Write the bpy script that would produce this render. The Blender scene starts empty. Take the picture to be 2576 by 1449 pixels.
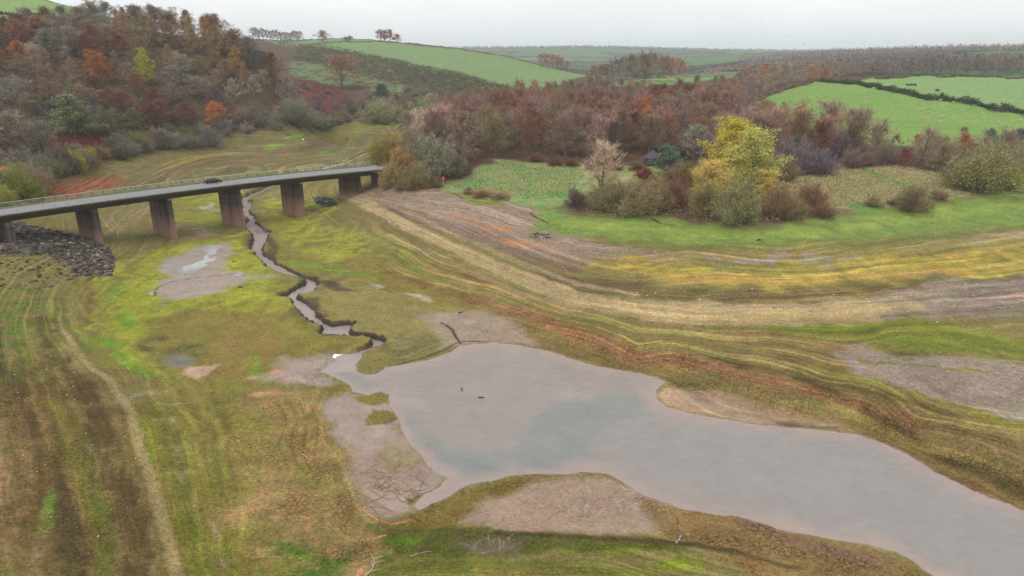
HAZE=.00015; DENOISE=True
import bpy, math, random
import numpy as np
random.seed(7); np.random.seed(7)
R=math.radians
# ---------------------------------------------------------------- camera model and unprojection
CF=1717.; CP=R(19.1); CH=46.0; UC,VC=1288.,724.5
LAKE_Z=-1.6
E_LIGHT=1.26
def rays(uv):
    uv=np.asarray(uv,float); x=(uv[:,0]-UC)/CF; y=-(uv[:,1]-VC)/CF
    return np.stack([x, math.cos(CP)+y*math.sin(CP), -math.sin(CP)+y*math.cos(CP)],1)
def onz(u,v,z):
    d=rays([(u,v)])[0]; t=(z-CH)/d[2]; return d[0]*t,d[1]*t
def ond(u,v,dist):
    d=rays([(u,v)])[0]; t=dist/d[1]; return d[0]*t,dist,CH+d[2]*t
def wpt(u,dist):
    d=rays([(u,300)])[0]; return d[0]/d[1]*dist,dist
# ---------------------------------------------------------------- numpy noise
_hr=np.random.RandomState(99); PT=_hr.permutation(4096); HT=_hr.rand(4096)
def vnoise(x,y,seed=0):
    xi=np.floor(x).astype(np.int64); yi=np.floor(y).astype(np.int64); fx=x-xi; fy=y-yi
    fx=fx*fx*(3-2*fx); fy=fy*fy*(3-2*fy)
    def h(a,b):
        return HT[(PT[(a+seed*131)&4095]+b)&4095]
    a=h(xi,yi)*(1-fx)+h(xi+1,yi)*fx; b=h(xi,yi+1)*(1-fx)+h(xi+1,yi+1)*fx
    return (a*(1-fy)+b*fy)*2-1
def fbm(x,y,seed=0,o=3):
    s=0;a=1;t=0
    for k in range(o):
        s=s+a*vnoise(x*2**k+17*k,y*2**k-9*k,seed+k); t+=a; a*=.5
    return s/t
def sstep(a,b,x):
    t=np.clip((x-a)/(b-a),0,1); return t*t*(3-2*t)
# ---------------------------------------------------------------- terrain heights from control points
C=[]
def cz(z,*pts):
    for u,v in pts: C.append((*onz(u,v,z),z))
def cd(*pts):
    for u,v,d in pts: C.append(ond(u,v,d))
def cw(*pts):
    for u,d,z in pts: C.append((*wpt(u,d),z))
cz(-1.5,(950,939),(1074,907),(1170,868),(1288,868),(1412,893),(1573,934),(1653,950),(1653,1004),(1739,1041),(1911,1068),(2147,1090),(2281,1140),(2469,1242),(2700,1350),
   (2346,1449),(2179,1369),(1980,1338),(1792,1296),(1610,1246),(1465,1186),(1288,1195),(1127,1253),(1068,1154),(1004,1060),(955,985),(859,955),(1300,1050),(1600,1100),(2000,1200),(2400,1350))
cz(-1.35,(850,1060),(900,1180),(960,1270),(1200,1260),(1500,1240),(1750,1000),(1750,1310),(2000,1380))
cz(-.9,(830,900),(1000,860),(800,960),(1150,830),(860,1250),(1400,1300))
cz(1.95,(250,612)); cz(-.5,(441,600),(500,650),(400,700),(600,700),(500,800)); cz(-.4,(608,571),(560,640),(700,620),(640,760)); cz(-.2,(764,545),(800,640),(900,700))
cz(4.7,(904,488)); cz(5.8,(25,612))
cz(-.6,(700,850),(600,900),(650,1100),(800,1200),(1050,780),(500,900))
cz(-.5,(900,1400),(750,1350),(1250,820),(1600,1360),(2100,1440))
cz(.3,(1200,765),(1400,820),(1600,885),(1830,930),(2080,990),(2300,1070),(2576,1160))
cz(2.9,(950,530),(1050,580),(1200,650),(1450,750),(1800,785),(2150,770),(2576,735))
cz(1.6,(1500,800),(1900,850),(2300,880),(2576,930),(1100,680),(900,590))
cz(4.8,(1350,620),(1750,650),(2200,650),(2576,600),(1200,560))
cz(7.,(965,465),(1140,482),(1420,532),(1650,548),(1900,575),(2100,538),(2300,517),(2576,475))
cz(.9,(160,830),(270,950),(345,1080),(400,1300),(440,1449)); cz(0.,(300,780),(420,1000),(520,1200),(560,1449),(230,720))
cz(3.,(0,860),(20,1100),(60,1449),(60,700)); cz(4.6,(-200,900),(-200,1300)); cz(3.3,(150,640)); cz(.6,(285,650)); cz(4.2,(0,700)); cz(6,(0,585))
cz(.6,(1000,1449),(1500,1449)); cz(2.4,(800,1650),(1400,1650)); cz(.5,(2100,1600)); cz(-1.5,(2600,1600)); cz(4,(100,1700))
cz(7.,(250,412),(500,360),(760,318),(900,305),(1000,298),(130,458)); cz(9,(0,515),(-200,560))
cz(4.,(300,440),(600,375),(800,345),(960,325),(120,520)); cz(1.2,(400,470),(600,420),(800,385),(935,382),(950,350)); cz(2.4,(1010,335),(250,500))
cz(.3,(330,560),(500,520),(700,470),(850,430)); cz(3.5,(180,560)); cz(4.5,(940,415),(985,375),(1030,325))
cz(8.,(1150,440),(1100,330)); C+=[(-38.,209.,7.5),(-30.,221.,10.6),(-20.,232.,10.8),(-34.,224.,10.2),(-24.,222.,10.2),(-8.,238.,10.5)]; cz(9.,(1300,402),(1600,412),(1750,430),(2100,408)); cz(9.5,(2350,430),(2576,420)); cz(8,(1300,460),(1500,480),(2200,470))
cw((1150,330,8),(1300,300,10),(1300,400,12),(1500,300,11.5),(1500,430,15),(1700,300,12),(1700,430,15),(1900,300,13),(1900,400,19),(1150,430,10))
cd((2050,212,480),(2300,355,262),(2576,372,262),(2200,300,330),(1935,252,400),(2576,298,338),(2250,203,530),(2400,193,570),(2576,200,550),(2576,262,390),(2400,250,400))
cw((2300,640,30),(2100,560,27),(2576,640,31))
cd((2100,158,880),(2400,137,1000),(2576,130,1050),(2576,165,800),(2000,170,740),(2300,165,780),(2576,121,1500),(2200,130,1500),(1900,142,1500))
cw((2576,2200,58),(2200,2200,50))
cd((1200,123,3500),(1500,121,3400),(1800,129,3800),(2000,133,4200),(2300,132,3800),(1500,165,1500),(1700,172,1250),(1800,187,820),(1400,142,2400),(1700,145,2300),(1600,155,1700),(1000,121,3500),(2500,132,3800))
cd((1590,208,550),(1770,198,650),(1700,206,560),(1450,230,520))
cd((978,104,950),(1130,121,900),(1290,147,850),(1390,173,800),(1460,188,720),(1300,226,560),(1200,190,650),(1000,150,790),(790,111,900),(650,99,900),(700,109,880),(1400,210,620),(850,97,950))
cw((978,1150,46),(800,1200,50),(1200,1100,36),(1400,1020,22),(650,1100,50),(1460,900,18),(400,1000,55))
cd((800,155,700),(830,190,620),(1000,215,560),(1100,237,510),(950,245,510),(860,270,470),(780,235,510),(950,285,455),(1120,270,450))
cd((0,60,420),(0,2,540),(120,4,540),(230,33,500),(130,70,400),(-200,0,520),(300,75,400),(430,92,400),(550,112,395),(640,155,390),(700,205,390),(745,262,385),(0,110,370))
cw((430,540,44),(560,540,36),(660,520,26),(720,470,20),(230,700,76),(100,800,90),(-300,600,90))
cw((-600,3000,60),(3000,3000,60),(1288,6500,40),(300,3000,50),(300,6500,40),(2300,6500,40))
C=np.array(C)
def warp(x,y):
    r=np.sqrt(x*x+y*y)+1e-6; return np.arctan2(x,y)*1.6, np.log(np.maximum(r,25.))
def _k(d2): return np.where(d2>1e-14,.5*d2*np.log(np.maximum(d2,1e-14)),0)
_cx,_cy=warp(C[:,0],C[:,1]); _n=len(C)
_A=_k((_cx[:,None]-_cx)**2+(_cy[:,None]-_cy)**2)+np.eye(_n)*2e-5
_P=np.stack([np.ones(_n),_cx,_cy],1)
_M=np.block([[_A,_P],[_P.T,np.zeros((3,3))]])
_w=np.linalg.solve(_M,np.concatenate([C[:,2],np.zeros(3)]))
def zsm(x,y):
    x=np.asarray(x,float);y=np.asarray(y,float); sh=x.shape; x=x.ravel();y=y.ravel(); out=np.empty(len(x))
    for i in range(0,len(x),40000):
        a,b=warp(x[i:i+40000],y[i:i+40000])
        a=np.clip(a,-1.5,1.5); b=np.clip(b,3.2,8.9)
        out[i:i+40000]=_k((a[:,None]-_cx)**2+(b[:,None]-_cy)**2)@_w[:_n]+_w[_n]+_w[_n+1]*a+_w[_n+2]*b
    return np.clip(out,-6,110).reshape(sh)
_T=np.concatenate([np.linspace(45,500,330),500*1.02**np.arange(1,130)])
def G(pts):
    """pixels -> ground points (x,y,z) by marching rays against the smooth terrain"""
    pts=list(pts); out=[None]*len(pts); idx=[i for i,p in enumerate(pts) if len(p)==2]
    for i,p in enumerate(pts):
        if len(p)==3:
            x,y=wpt(p[0],p[1]); out[i]=(x,y,float(zsm(x,y)))
    if idx:
        D=rays([pts[i] for i in idx]); t=_T[None,:]/D[:,1:2]
        X=D[:,0:1]*t; Y=D[:,1:2]*t; Z=CH+D[:,2:3]*t; g=Z-zsm(X,Y)
        for k,i in enumerate(idx):
            b=np.where(g[k]<0)[0]
            j=b[0] if len(b) else int(np.argmin(g[k]))
            if j==0 or not len(b): tt=t[k,j]
            else:
                f=g[k,j-1]/(g[k,j-1]-g[k,j]); tt=t[k,j-1]+(t[k,j]-t[k,j-1])*f
            x,y=D[k,0]*tt,D[k,1]*tt; out[i]=(x,y,float(zsm(x,y)))
    return out
def proj(x,y,z):
    dy=y*math.cos(CP)-(z-CH)*math.sin(CP); up=y*math.sin(CP)+(z-CH)*math.cos(CP)
    return UC+CF*x/dy, VC-CF*up/dy
# ---------------------------------------------------------------- materials
def s2l(c): 
    c=np.asarray(c,float)/255.; return np.where(c<=.04045,c/12.92,((c+.055)/1.055)**2.4)
class NT:
    def __init__(s,name,world=False):
        if world: s.m=bpy.data.worlds.new(name)
        else: s.m=bpy.data.materials.new(name)
        s.m.use_nodes=True; s.t=s.m.node_tree
        for n in list(s.t.nodes): s.t.nodes.remove(n)
    def n(s,ty,ins=None,**kw):
        a=s.t.nodes.new(ty)
        for k,v in kw.items(): setattr(a,k,v)
        for k,v in (ins or {}).items():
            if hasattr(v,'bl_rna') and v.bl_rna.identifier.startswith('NodeSocket'): s.t.links.new(v,a.inputs[k])
            elif isinstance(v,bpy.types.Node): s.t.links.new(v.outputs[0],a.inputs[k])
            else: a.inputs[k].default_value=v
        return a
    def math(s,op,a,b=0.,c=None):
        d={0:a,1:b}
        if c is not None: d[2]=c
        return s.n('ShaderNodeMath',d,operation=op)
    def mix(s,f,a,b,bt='MIX'):
        x=s.n('ShaderNodeMix',{},data_type='RGBA',blend_type=bt)
        for k,v in ((0,f),(6,a),(7,b)):
            if isinstance(v,(int,float)): x.inputs[k].default_value=v
            elif isinstance(v,(tuple,list)): x.inputs[k].default_value=tuple(v)[:3]+(1,)
            elif isinstance(v,bpy.types.Node): s.t.links.new(v.outputs[0],x.inputs[k])
            else: s.t.links.new(v,x.inputs[k])
        class W: pass
        return x.outputs[2]
    def ramp(s,f,stops,interp='LINEAR'):
        r=s.n('ShaderNodeValToRGB',{0:f}); e=r.color_ramp; e.interpolation=interp
        while len(e.elements)<len(stops): e.elements.new(.5)
        for el,(p,c) in zip(e.elements,stops):
            el.position=p; el.color=(c,c,c,1) if isinstance(c,(int,float)) else tuple(c)+(1,)
        return r.outputs[0]
    def noise(s,vec,scale,detail=3.,rough=.55,dist=0.):
        return s.n('ShaderNodeTexNoise',{'Vector':vec,'Scale':scale,'Detail':detail,'Roughness':rough,'Distortion':dist}).outputs[0]
    def out(s,sh): s.n('ShaderNodeOutputMaterial',{0:sh}); return s.m
def plain(name,col,rough=.8,metal=0.,noise=.25,scale=2.,spec=.3,bump=0.):
    t=NT(name); g=t.n('ShaderNodeNewGeometry').outputs['Position']
    f=t.ramp(t.noise(g,scale,4.),[(.3,1-noise),(.7,1+noise)])
    c=t.mix(1.,tuple(col),f,'MULTIPLY')
    p=t.n('ShaderNodeBsdfPrincipled',{'Base Color':c,'Roughness':rough,'Metallic':metal,'Specular IOR Level':spec})
    if bump: 
        b=t.n('ShaderNodeBump',{'Strength':bump,'Distance':.05,'Height':t.noise(g,scale*4,4.)}); t.t.links.new(b.outputs[0],p.inputs['Normal'])
    return t.out(p)
# ---------------------------------------------------------------- object helpers
COL=bpy.context.scene.collection
def mesh(name,V,F,mats=None,smooth=False,fm=None):
    me=bpy.data.meshes.new(name); V=np.asarray(V,np.float32).reshape(-1,3)
    if isinstance(F,np.ndarray) and F.ndim==2:
        n,k=F.shape; me.vertices.add(len(V)); me.vertices.foreach_set('co',V.ravel())
        me.loops.add(n*k); me.loops.foreach_set('vertex_index',F.astype(np.int32).ravel())
        me.polygons.add(n); me.polygons.foreach_set('loop_start',np.arange(0,n*k,k,dtype=np.int32))
        me.update(calc_edges=True)
    else: me.from_pydata([tuple(map(float,v)) for v in V],[],[tuple(map(int,f)) for f in F]); me.update()
    for m in (mats if isinstance(mats,(list,tuple)) else [mats] if mats else []): me.materials.append(m)
    if smooth: me.polygons.foreach_set('use_smooth',[True]*len(me.polygons))
    return me
def link(name,me,parent=None,loc=None):
    o=bpy.data.objects.new(name,me); COL.objects.link(o)
    if parent: o.parent=parent
    if loc is not None: o.location=loc
    return o
def tag(o,label=None,cat=None,group=None,kind=None):
    if label: o['label']=label
    if cat: o['category']=cat
    if group: o['group']=group
    if kind: o['kind']=kind
    return o
class MB:
    def __init__(s): s.V=[];s.F=[]
    def box(s,c,h,ax=None,taper=1.):
        ax=ax or ((1,0,0),(0,1,0),(0,0,1)); c=np.array(c,float); a=[np.array(q,float)*k for q,k in zip(ax,h)]; b=len(s.V)
        for sz in (-1,1):
            for sx,sy in ((-1,-1),(1,-1),(1,1),(-1,1)):
                k=taper if sz>0 else 1.; s.V.append(c+a[0]*sx*k+a[1]*sy*k+a[2]*sz)
        s.F+=[(b,b+3,b+2,b+1),(b+4,b+5,b+6,b+7),(b,b+1,b+5,b+4),(b+1,b+2,b+6,b+5),(b+2,b+3,b+7,b+6),(b+3,b,b+4,b+7)]
    def tube(s,pts,rad,n=6,cap=True):
        pts=[np.array(p,float) for p in pts]; b=len(s.V)
        if isinstance(rad,(int,float)): rad=[rad]*len(pts)
        for i,p in enumerate(pts):
            d=pts[min(i+1,len(pts)-1)]-pts[max(i-1,0)]; d/=np.linalg.norm(d)+1e-9
            q=np.cross(d,(0,0,1.) if abs(d[2])<.9 else (1.,0,0)); q/=np.linalg.norm(q); w=np.cross(d,q)
            for k in range(n):
                a=2*math.pi*k/n; s.V.append(p+rad[i]*(q*math.cos(a)+w*math.sin(a)))
        for i in range(len(pts)-1):
            for k in range(n):
                a=b+i*n+k; c=b+i*n+(k+1)%n; s.F.append((a,c,c+n,a+n))
        if cap: s.F.append(tuple(b+k for k in range(n))[::-1]); e=b+(len(pts)-1)*n; s.F.append(tuple(e+k for k in range(n)))
    def sweep(s,path,prof):
        """path: list of (pos, left_dir); prof: closed list (offset_left, z)"""
        b=len(s.V); n=len(prof)
        for p,l in path:
            for a,z in prof: s.V.append((p[0]+l[0]*a,p[1]+l[1]*a,p[2]+z))
        for i in range(len(path)-1):
            for k in range(n):
                a=b+i*n+k; c=b+i*n+(k+1)%n; s.F.append((a,c,c+n,a+n))
        s.F.append(tuple(b+k for k in range(n))[::-1]); e=b+(len(path)-1)*n; s.F.append(tuple(e+k for k in range(n)))
    def ell(s,c,r,nu=10,nv=7,rot=0.):
        b=len(s.V); cr,sr=math.cos(rot),math.sin(rot)
        for j in range(nv+1):
            ph=-math.pi/2+math.pi*j/nv
            for i in range(nu):
                th=2*math.pi*i/nu; x=r[0]*math.cos(ph)*math.cos(th);y=r[1]*math.cos(ph)*math.sin(th)
                s.V.append((c[0]+x*cr-y*sr,c[1]+x*sr+y*cr,c[2]+r[2]*math.sin(ph)))
        for j in range(nv):
            for i in range(nu): a=b+j*nu+i; c2=b+j*nu+(i+1)%nu; s.F.append((a,c2,c2+nu,a+nu))
    def build(s,name,mat,parent=None,smooth=False,loc=None):
        return link(name,mesh(name,s.V,s.F,mat,smooth),parent,loc)
# ---------------------------------------------------------------- shapes of lake and stream (unprojected once to world XY)
def poly_xy(pts,z=None):
    if z is not None: return np.array([onz(u,v,z if not callable(z) else z(u,v)) for u,v in pts])
    return np.array([p[:2] for p in G(pts)])
LAKE_PX=[(950,939),(971,923),(1014,918),(1074,907),(1133,886),(1158,868),(1170,868),(1240,863),(1288,868),(1347,877),(1412,893),(1455,909),(1508,923),(1573,933),(1610,939),(1653,950),(1673,961),(1650,982),(1653,1004),(1680,1025),(1739,1041),(1825,1055),(1911,1069),(2018,1079),(2147,1091),(2201,1106),(2281,1141),(2362,1192),(2469,1243),(2576,1283),(2800,1390),(3100,1560),(2800,1800),(2450,1530),(2346,1449),(2303,1417),(2254,1390),(2179,1369),(2083,1355),(1980,1337),(1921,1320),(1841,1299),(1792,1295),(1717,1283),(1664,1264),(1610,1245),(1584,1224),(1530,1192),(1466,1185),(1428,1194),(1358,1192),(1288,1194),(1235,1208),(1176,1218),(1127,1251),(1090,1267),(1057,1283),(1041,1272),(1068,1245),(1100,1229),(1127,1202),(1090,1186),(1068,1154),(1041,1127),(1020,1100),(1004,1057),(977,1020),(979,993),(955,985),(923,993),(886,985),(883,972),(859,955),(805,934),(845,905),(900,905),(898,934),(923,942)]
SL=[(932,380),(914,387),(886,400),(862,410),(821,419),(747,447),(710,458),(682,467),(655,478),(632,489),(607,499),(606,515),(608,530),(610,541),(621,549),(623,556),(614,566),(621,578),(634,595),(640,604),(634,620),(633,634),(643,648),(659,662),(665,673),(687,681),(695,690),(734,698),(754,704),(770,712),(765,720),(740,729),(720,740),(704,752),(729,756),(743,776),(759,795),(776,812),(798,823),(809,834),(809,848),(829,849),(857,847),(879,854),(909,856),(929,862),(937,870),(923,879),(896,887),(868,892),(837,894),(845,904),(854,908),(829,923),(804,936)]
SR=[(938,380),(932,387),(905,398),(870,411),(821,425),(747,451),(710,462),(682,478),(664,488),(632,500),(623,508),(636,511),(632,523),(624,530),(631,539),(642,550),(642,563),(655,573),(660,579),(682,587),(673,598),(668,615),(661,628),(661,642),(682,653),(695,666),(707,670),(723,681),(745,692),(765,701),(790,706),(804,722),(793,734),(790,744),(768,748),(743,749),(742,755),(765,762),(790,781),(801,801),(818,815),(832,822),(870,817),(893,820),(890,831),(882,840),(895,848),(934,851),(965,859),(968,870),(957,884),(912,891),(904,901),(887,920),(898,934)]
def zstream(v): return float(np.interp(v,[380,420,460,570,700,850,935],[.1,-.25,-.7,-1.15,-1.3,-1.45,-1.6]))
lake_xy=np.array([onz(u,v,LAKE_Z) for u,v in LAKE_PX])
sl=np.array([onz(u,v,zstream(v)) for u,v in SL]); sr=np.array([onz(u,v,zstream(v)) for u,v in SR])
stream_xy=np.concatenate([sl,sr[::-1]])
stream_zs=np.array([zstream(v) for u,v in SL]+[zstream(v) for u,v in SR[::-1]])
def sdist(P,poly,closed=True,far=1e3):
    """signed distance, negative inside"""
    n=len(poly); d=np.full(len(P),far); ins=np.zeros(len(P),bool)
    for i in range(n if closed else n-1):
        a=poly[i]; b=poly[(i+1)%n]; e=b-a; L=e@e+1e-12
        w=P-a; t=np.clip((w@e)/L,0,1); q=w-t[:,None]*e; d=np.minimum(d,(q*q).sum(1)**.5)
        if closed:
            c=(a[1]>P[:,1])!=(b[1]>P[:,1])
            if c.any(): ins^=c&(P[:,0]<(b[0]-a[0])*(P[:,1]-a[1])/((b[1]-a[1]) if abs(b[1]-a[1])>1e-12 else 1e-12)+a[0])
    return np.where(ins,-d,d) if closed else d
def sdfar(P,poly,pad,closed=True):
    """distance computed only near the shape's bounding box, 1000 elsewhere"""
    lo=poly.min(0)-pad; hi=poly.max(0)+pad
    m=((P>lo)&(P<hi)).all(1); out=np.full(len(P),1e3)
    if m.any(): out[m]=sdist(P[m],poly,closed)
    return out
# ---------------------------------------------------------------- terrain mesh: polar grid, finer near the middle of the valley
th=np.concatenate([np.arange(-180,-52,4.),np.arange(-50,-46,1.),np.arange(-46,46.01,.115),np.arange(47,50.5,1.),np.arange(52,180,4.)])
rr=[1.,10,20,28,34,40,44]
while rr[-1]<6600: rr.append(rr[-1]+max(.12,min(rr[-1]**2*1.5/80700,rr[-1]*.0065)))
rr=np.array(rr); NT_,NR=len(th),len(rr)
TT,RR=np.meshgrid(np.radians(th),rr); X=(RR*np.sin(TT)).ravel(); Y=(RR*np.cos(TT)).ravel()
Zs=zsm(X,Y); P=np.stack([X,Y],1)
WN=np.stack([fbm(X/5,Y/5,1,3),fbm(X/5,Y/5,5,3)],1)            # domain warp
WF=np.stack([vnoise(X/.7,Y/.7,11),vnoise(X/.7,Y/.7,15)],1)
Rr=np.hypot(X,Y)
# relief noise
Z=Zs+fbm(X/9,Y/9,21,3)*np.interp(Rr,[60,200,400,2000,6000],[.08,.3,1.2,4,10])*sstep(0,6,Zs+.5)+fbm(X/2.2,Y/2.2,31,2)*.05
floor_=Zs<5
Z=np.where(Rr<45,np.maximum(Z,-1.2),Z)
# lake
Pw=P+WN*.35+WF*.12
sdl=sdfar(Pw,lake_xy,12)
Z=np.where(sdl<0,LAKE_Z-np.minimum(-sdl*.12,1.5)-.03,np.where(sdl<900,np.maximum(Z,LAKE_Z+.05+np.minimum(sdl*.05,.5)),Z))
Z=np.where((sdl>=0)&(sdl<8),LAKE_Z+.04+(Z-LAKE_Z-.04)*sstep(0,8,sdl)*1.0+np.minimum(sdl*.03,.2),Z)
Z=np.where((sdl>=900)&(Rr<260),np.maximum(Z,LAKE_Z+.25),Z)
# stream channel with undercut-looking steep banks
Ps=P+WN*.5+WF*.26+np.stack([vnoise(X/1.8,Y/1.8,91),vnoise(X/1.8,Y/1.8,95)],1)*.3
sds=sdfar(Ps,stream_xy,14)+.28
near=sds<20
ctr=np.concatenate([(sl+sr[:len(sl)])/2]); 
zw=np.full(len(P),0.)
if near.any():
    Q=P[near]; allp=stream_xy; best=np.full(len(Q),1e9); zz=np.zeros(len(Q))
    for i in range(len(allp)):
        d=((Q-allp[i])**2).sum(1); m=d<best; best[m]=d[m]; zz[m]=stream_zs[i]
    zw[near]=zz
bankH=(.4+.5*sstep(-.5,.3,vnoise(X/6,Y/6,77)))*np.interp(Y,[150,200,230],[1,.8,.12])
inlake=sdl<0
mS=near&(sds<0)&~inlake
Z[mS]=np.minimum(zw[mS]-.12-np.minimum(-sds[mS]*.5,.4),Z[mS])
top=np.maximum(Z,zw+.25+bankH*.9)
mB=near&(sds>=0)&(~inlake)
t_=sstep(.05,.45+.25*WF[:,0]+.35*np.clip(WN[:,1]*2,0,1),sds)
low=zw-.1
blend=np.where(sds<6,top+(Z-top)*sstep(1.5,7,sds),Z)
nl=sstep(1.0,5.,np.where(sdl>900,20,sdl))        # no high bank beside the lake itself
blend=Z+(blend-Z)*nl
Z=np.where(mB,low+(np.maximum(blend,low+.1)-low)*t_,Z)
# ---------------------------------------------------------------- ground colours in world space
def A(c):
    l=s2l(c)/E_LIGHT; g=l@np.array([.3,.6,.1]); return l*.98+g*.02
colr=np.tile(A((128,118,70)),(len(P),1)); wet=np.full(len(P),.0); crack=np.zeros(len(P)); strand=np.full(len(P),.5); grass=np.zeros(len(P))
_nf={}
def mottle(seed,fs,ix):
    k=(seed%3,fs)
    if fs not in (3.,8,20,30): return fbm(X[ix]/fs,Y[ix]/fs,seed%3,3)
    if k not in _nf: _nf[k]=fbm(X/fs,Y/fs,seed%3,3)
    return _nf[k][ix]
_hole=[fbm(X/2.5,Y/2.5,3+q,4)+.1 for q in range(3)]
def apply(m,c,wt=None,cr=None,st=None,gr=None,var=.18,fs=3.,ix=None):
    if ix is None: ix=np.where(np.abs(m)>.003)[0]; m=m[ix]
    if not len(ix): return
    k=m[:,None]; v=1+var*mottle(sum(c),fs,ix)[:,None]
    colr[ix]=colr[ix]*(1-k)+A(c)*v*k
    for arr,val in ((wet,wt),(crack,cr),(strand,st),(grass,gr)):
        if val is not None: arr[ix]=arr[ix]*(1-m)+val*m
def _region(poly,pad):
    lo=poly.min(0)-pad; hi=poly.max(0)+pad
    return np.where((X>lo[0])&(X<hi[0])&(Y>lo[1])&(Y<hi[1]))[0]
def PG(c,pts,soft=1.,warp_=1.,op=1.,hole=0.,**kw):
    poly=poly_xy(pts); ix=_region(poly,soft*2+2+warp_*1.6)
    if not len(ix): return
    Q=P[ix]+WN[ix]*warp_*1.6+WF[ix]*min(warp_,.5)*.4
    m=(1-sstep(-soft,soft,sdist(Q,poly)))*op
    if hole: m=m*sstep(-hole,.35-hole*.5,_hole[sum(c)%3][ix])
    k=m>.003; apply(m[k],c,ix=ix[k],**kw)
def SK(c,pts,w=1.,soft=.5,warp_=.5,op=1.,hole=0.,dig=0.,**kw):
    poly=poly_xy(pts); ix=_region(poly,w+soft+1+warp_*1.6)
    if not len(ix): return
    Q=P[ix]+WN[ix]*warp_*1.6+WF[ix]*min(warp_,.5)*.3
    m=(1-sstep(w*.5-soft*.5,w*.5+soft*.5,sdist(Q,poly,False)))*op
    if hole: m=m*sstep(-hole,.35-hole*.5,_hole[sum(c)%3][ix])
    if dig: Z[ix]-=m*dig
    k=m>.003; apply(m[k],c,ix=ix[k],**kw)
# base by elevation: leaf litter and rough slopes above the waterline
apply(sstep(6.2,7.6,Zs+WN[:,0]*.8)*(Rr<1e9),(92,78,62),st=0,gr=.3,var=.3)
# upper valley
PG((122,112,76),[(140,500),(250,415),(500,362),(760,322),(1000,302),(1060,312),(990,370),(945,408),(560,440),(330,480),(60,520)],4,3,st=.9)
for l,c,w in (([(1010,318),(900,325),(780,345),(680,372)],(122,152,52),5),([(560,380),(480,400),(400,408)],(128,138,60),4),([(930,355),(860,375),(790,392)],(118,140,60),3),([(1000,322),(900,352),(760,380),(600,400),(450,425)],(120,100,78),7),
     ([(880,400),(700,425),(560,445)],(134,132,62),5),([(760,385),(640,400),(500,428),(440,445)],(150,122,88),1.6),([(500,395),(420,412),(350,432),(290,450)],(148,118,84),2),([(960,345),(870,352),(760,372)],(112,96,74),5)): SK(c,l,w,3,2,.75,hole=.4)
PG((150,84,62),[(130,470),(180,452),(300,440),(310,462),(200,498),(60,515)],3,2,.9,hole=.5)
PG((140,118,66),[(320,430),(420,400),(520,388),(500,410),(380,430)],3,2,.7,hole=.3)
# right bank, top to bottom
PG((150,131,116),[(880,500),(960,468),(1100,480),(1200,495),(1330,512),(1360,560),(1480,612),(1600,628),(1780,645),(1700,668),(1500,662),(1350,645),(1150,590),(1000,540)],2.5,2,var=.12,fs=1.2,st=.6)
SK((128,104,96),[(930,500),(1050,545),(1200,590),(1350,645),(1450,670)],5,3,1,.7,st=1.)
PG((186,132,92),[(1205,566),(1290,572),(1280,580),(1225,578)],.8,1); PG((184,138,100),[(1235,600),(1330,608),(1430,622),(1300,622)],1.2,1,.8)
SK((170,120,88),[(1130,535),(1200,560),(1260,580)],2,2,1,.5)
PG((122,144,68),[(1330,575),(1345,525),(1450,545),(1700,548),(1760,565),(1900,580),(2050,548),(2200,528),(2350,512),(2480,490),(2700,470),(2700,560),(2400,592),(2200,607),(1900,622),(1600,612),(1450,595)],2.5,2,var=.25,st=.1,gr=1)
PG((146,164,74),[(1350,560),(1450,555),(1620,570),(1820,590),(2050,570),(2300,535),(2620,500),(2620,520),(2300,560),(2000,600),(1700,600),(1500,580)],2,3,.8,hole=.45,gr=1,st=.1)
PG((116,118,62),[(1500,600),(1900,612),(2300,590),(2640,560),(2640,575),(2300,618),(1900,632),(1550,618)],1.5,2,.8,st=.3)
PG((166,143,114),[(2050,640),(2300,618),(2640,570),(2640,618),(2350,632)],2,2,.9,st=.4)
PG((140,130,72),[(1480,650),(2640,600),(2640,700),(2150,726),(1600,712)],3,3,.8,st=.8)
PG((168,150,66),[(1480,658),(1560,642),(1700,650),(1760,662),(1850,682),(2100,668),(2250,642),(2400,628),(2640,610),(2640,690),(2300,692),(2150,722),(1900,724),(1700,704),(1550,690)],3,3,.9,hole=.45,var=.3,st=.6)
PG((188,156,84),[(1600,690),(1800,690),(2000,700),(2300,675),(2600,665),(2600,678),(2250,700),(1950,722),(1700,712)],1.2,1.5,.8,hole=.4)
PG((152,136,124),[(1760,645),(1900,630),(2100,640),(2180,650),(2050,672),(1850,668)],1.2,1.5,.95,hole=.1,var=.1)
PG((120,108,52),[(1600,655),(1660,660),(1650,675),(1590,670)],1,1,.7)
PG((108,92,60),[(1300,690),(1600,714),(1800,732),(2100,736),(2300,704),(2640,690),(2640,725),(2200,750),(1800,762),(1500,745)],1.5,1.5,.9,st=.8)
PG((150,134,120),[(2100,775),(2200,745),(2400,706),(2640,692),(2640,800),(2400,790),(2250,795)],2,2,st=.9,var=.14)
PG((130,116,70),[(1000,600),(1100,640),(1300,720),(1500,790),(1800,810),(2100,800),(2600,880),(2600,1150),(2400,1100),(2080,985),(1830,925),(1600,880),(1400,815),(1200,760),(950,700)],2,2,st=1.,var=.25)
PG((118,126,44),[(1880,822),(2100,797),(2300,802),(2450,822),(2640,870),(2640,905),(2350,882),(2200,862),(2000,842)],1.5,1.5,.9,st=.6,gr=.5)
PG((154,139,125),[(2080,885),(2200,878),(2400,905),(2640,925),(2640,1075),(2450,1030),(2300,985),(2150,940)],1.2,1.5,st=.5,var=.1)
SK((128,126,50),[(2150,905),(2300,915),(2500,940)],.9,.6,1,.8); SK((138,140,50),[(2050,925),(2200,960),(2400,1020),(2600,1090)],2,1.5,1,.7,hole=.3)
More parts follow.
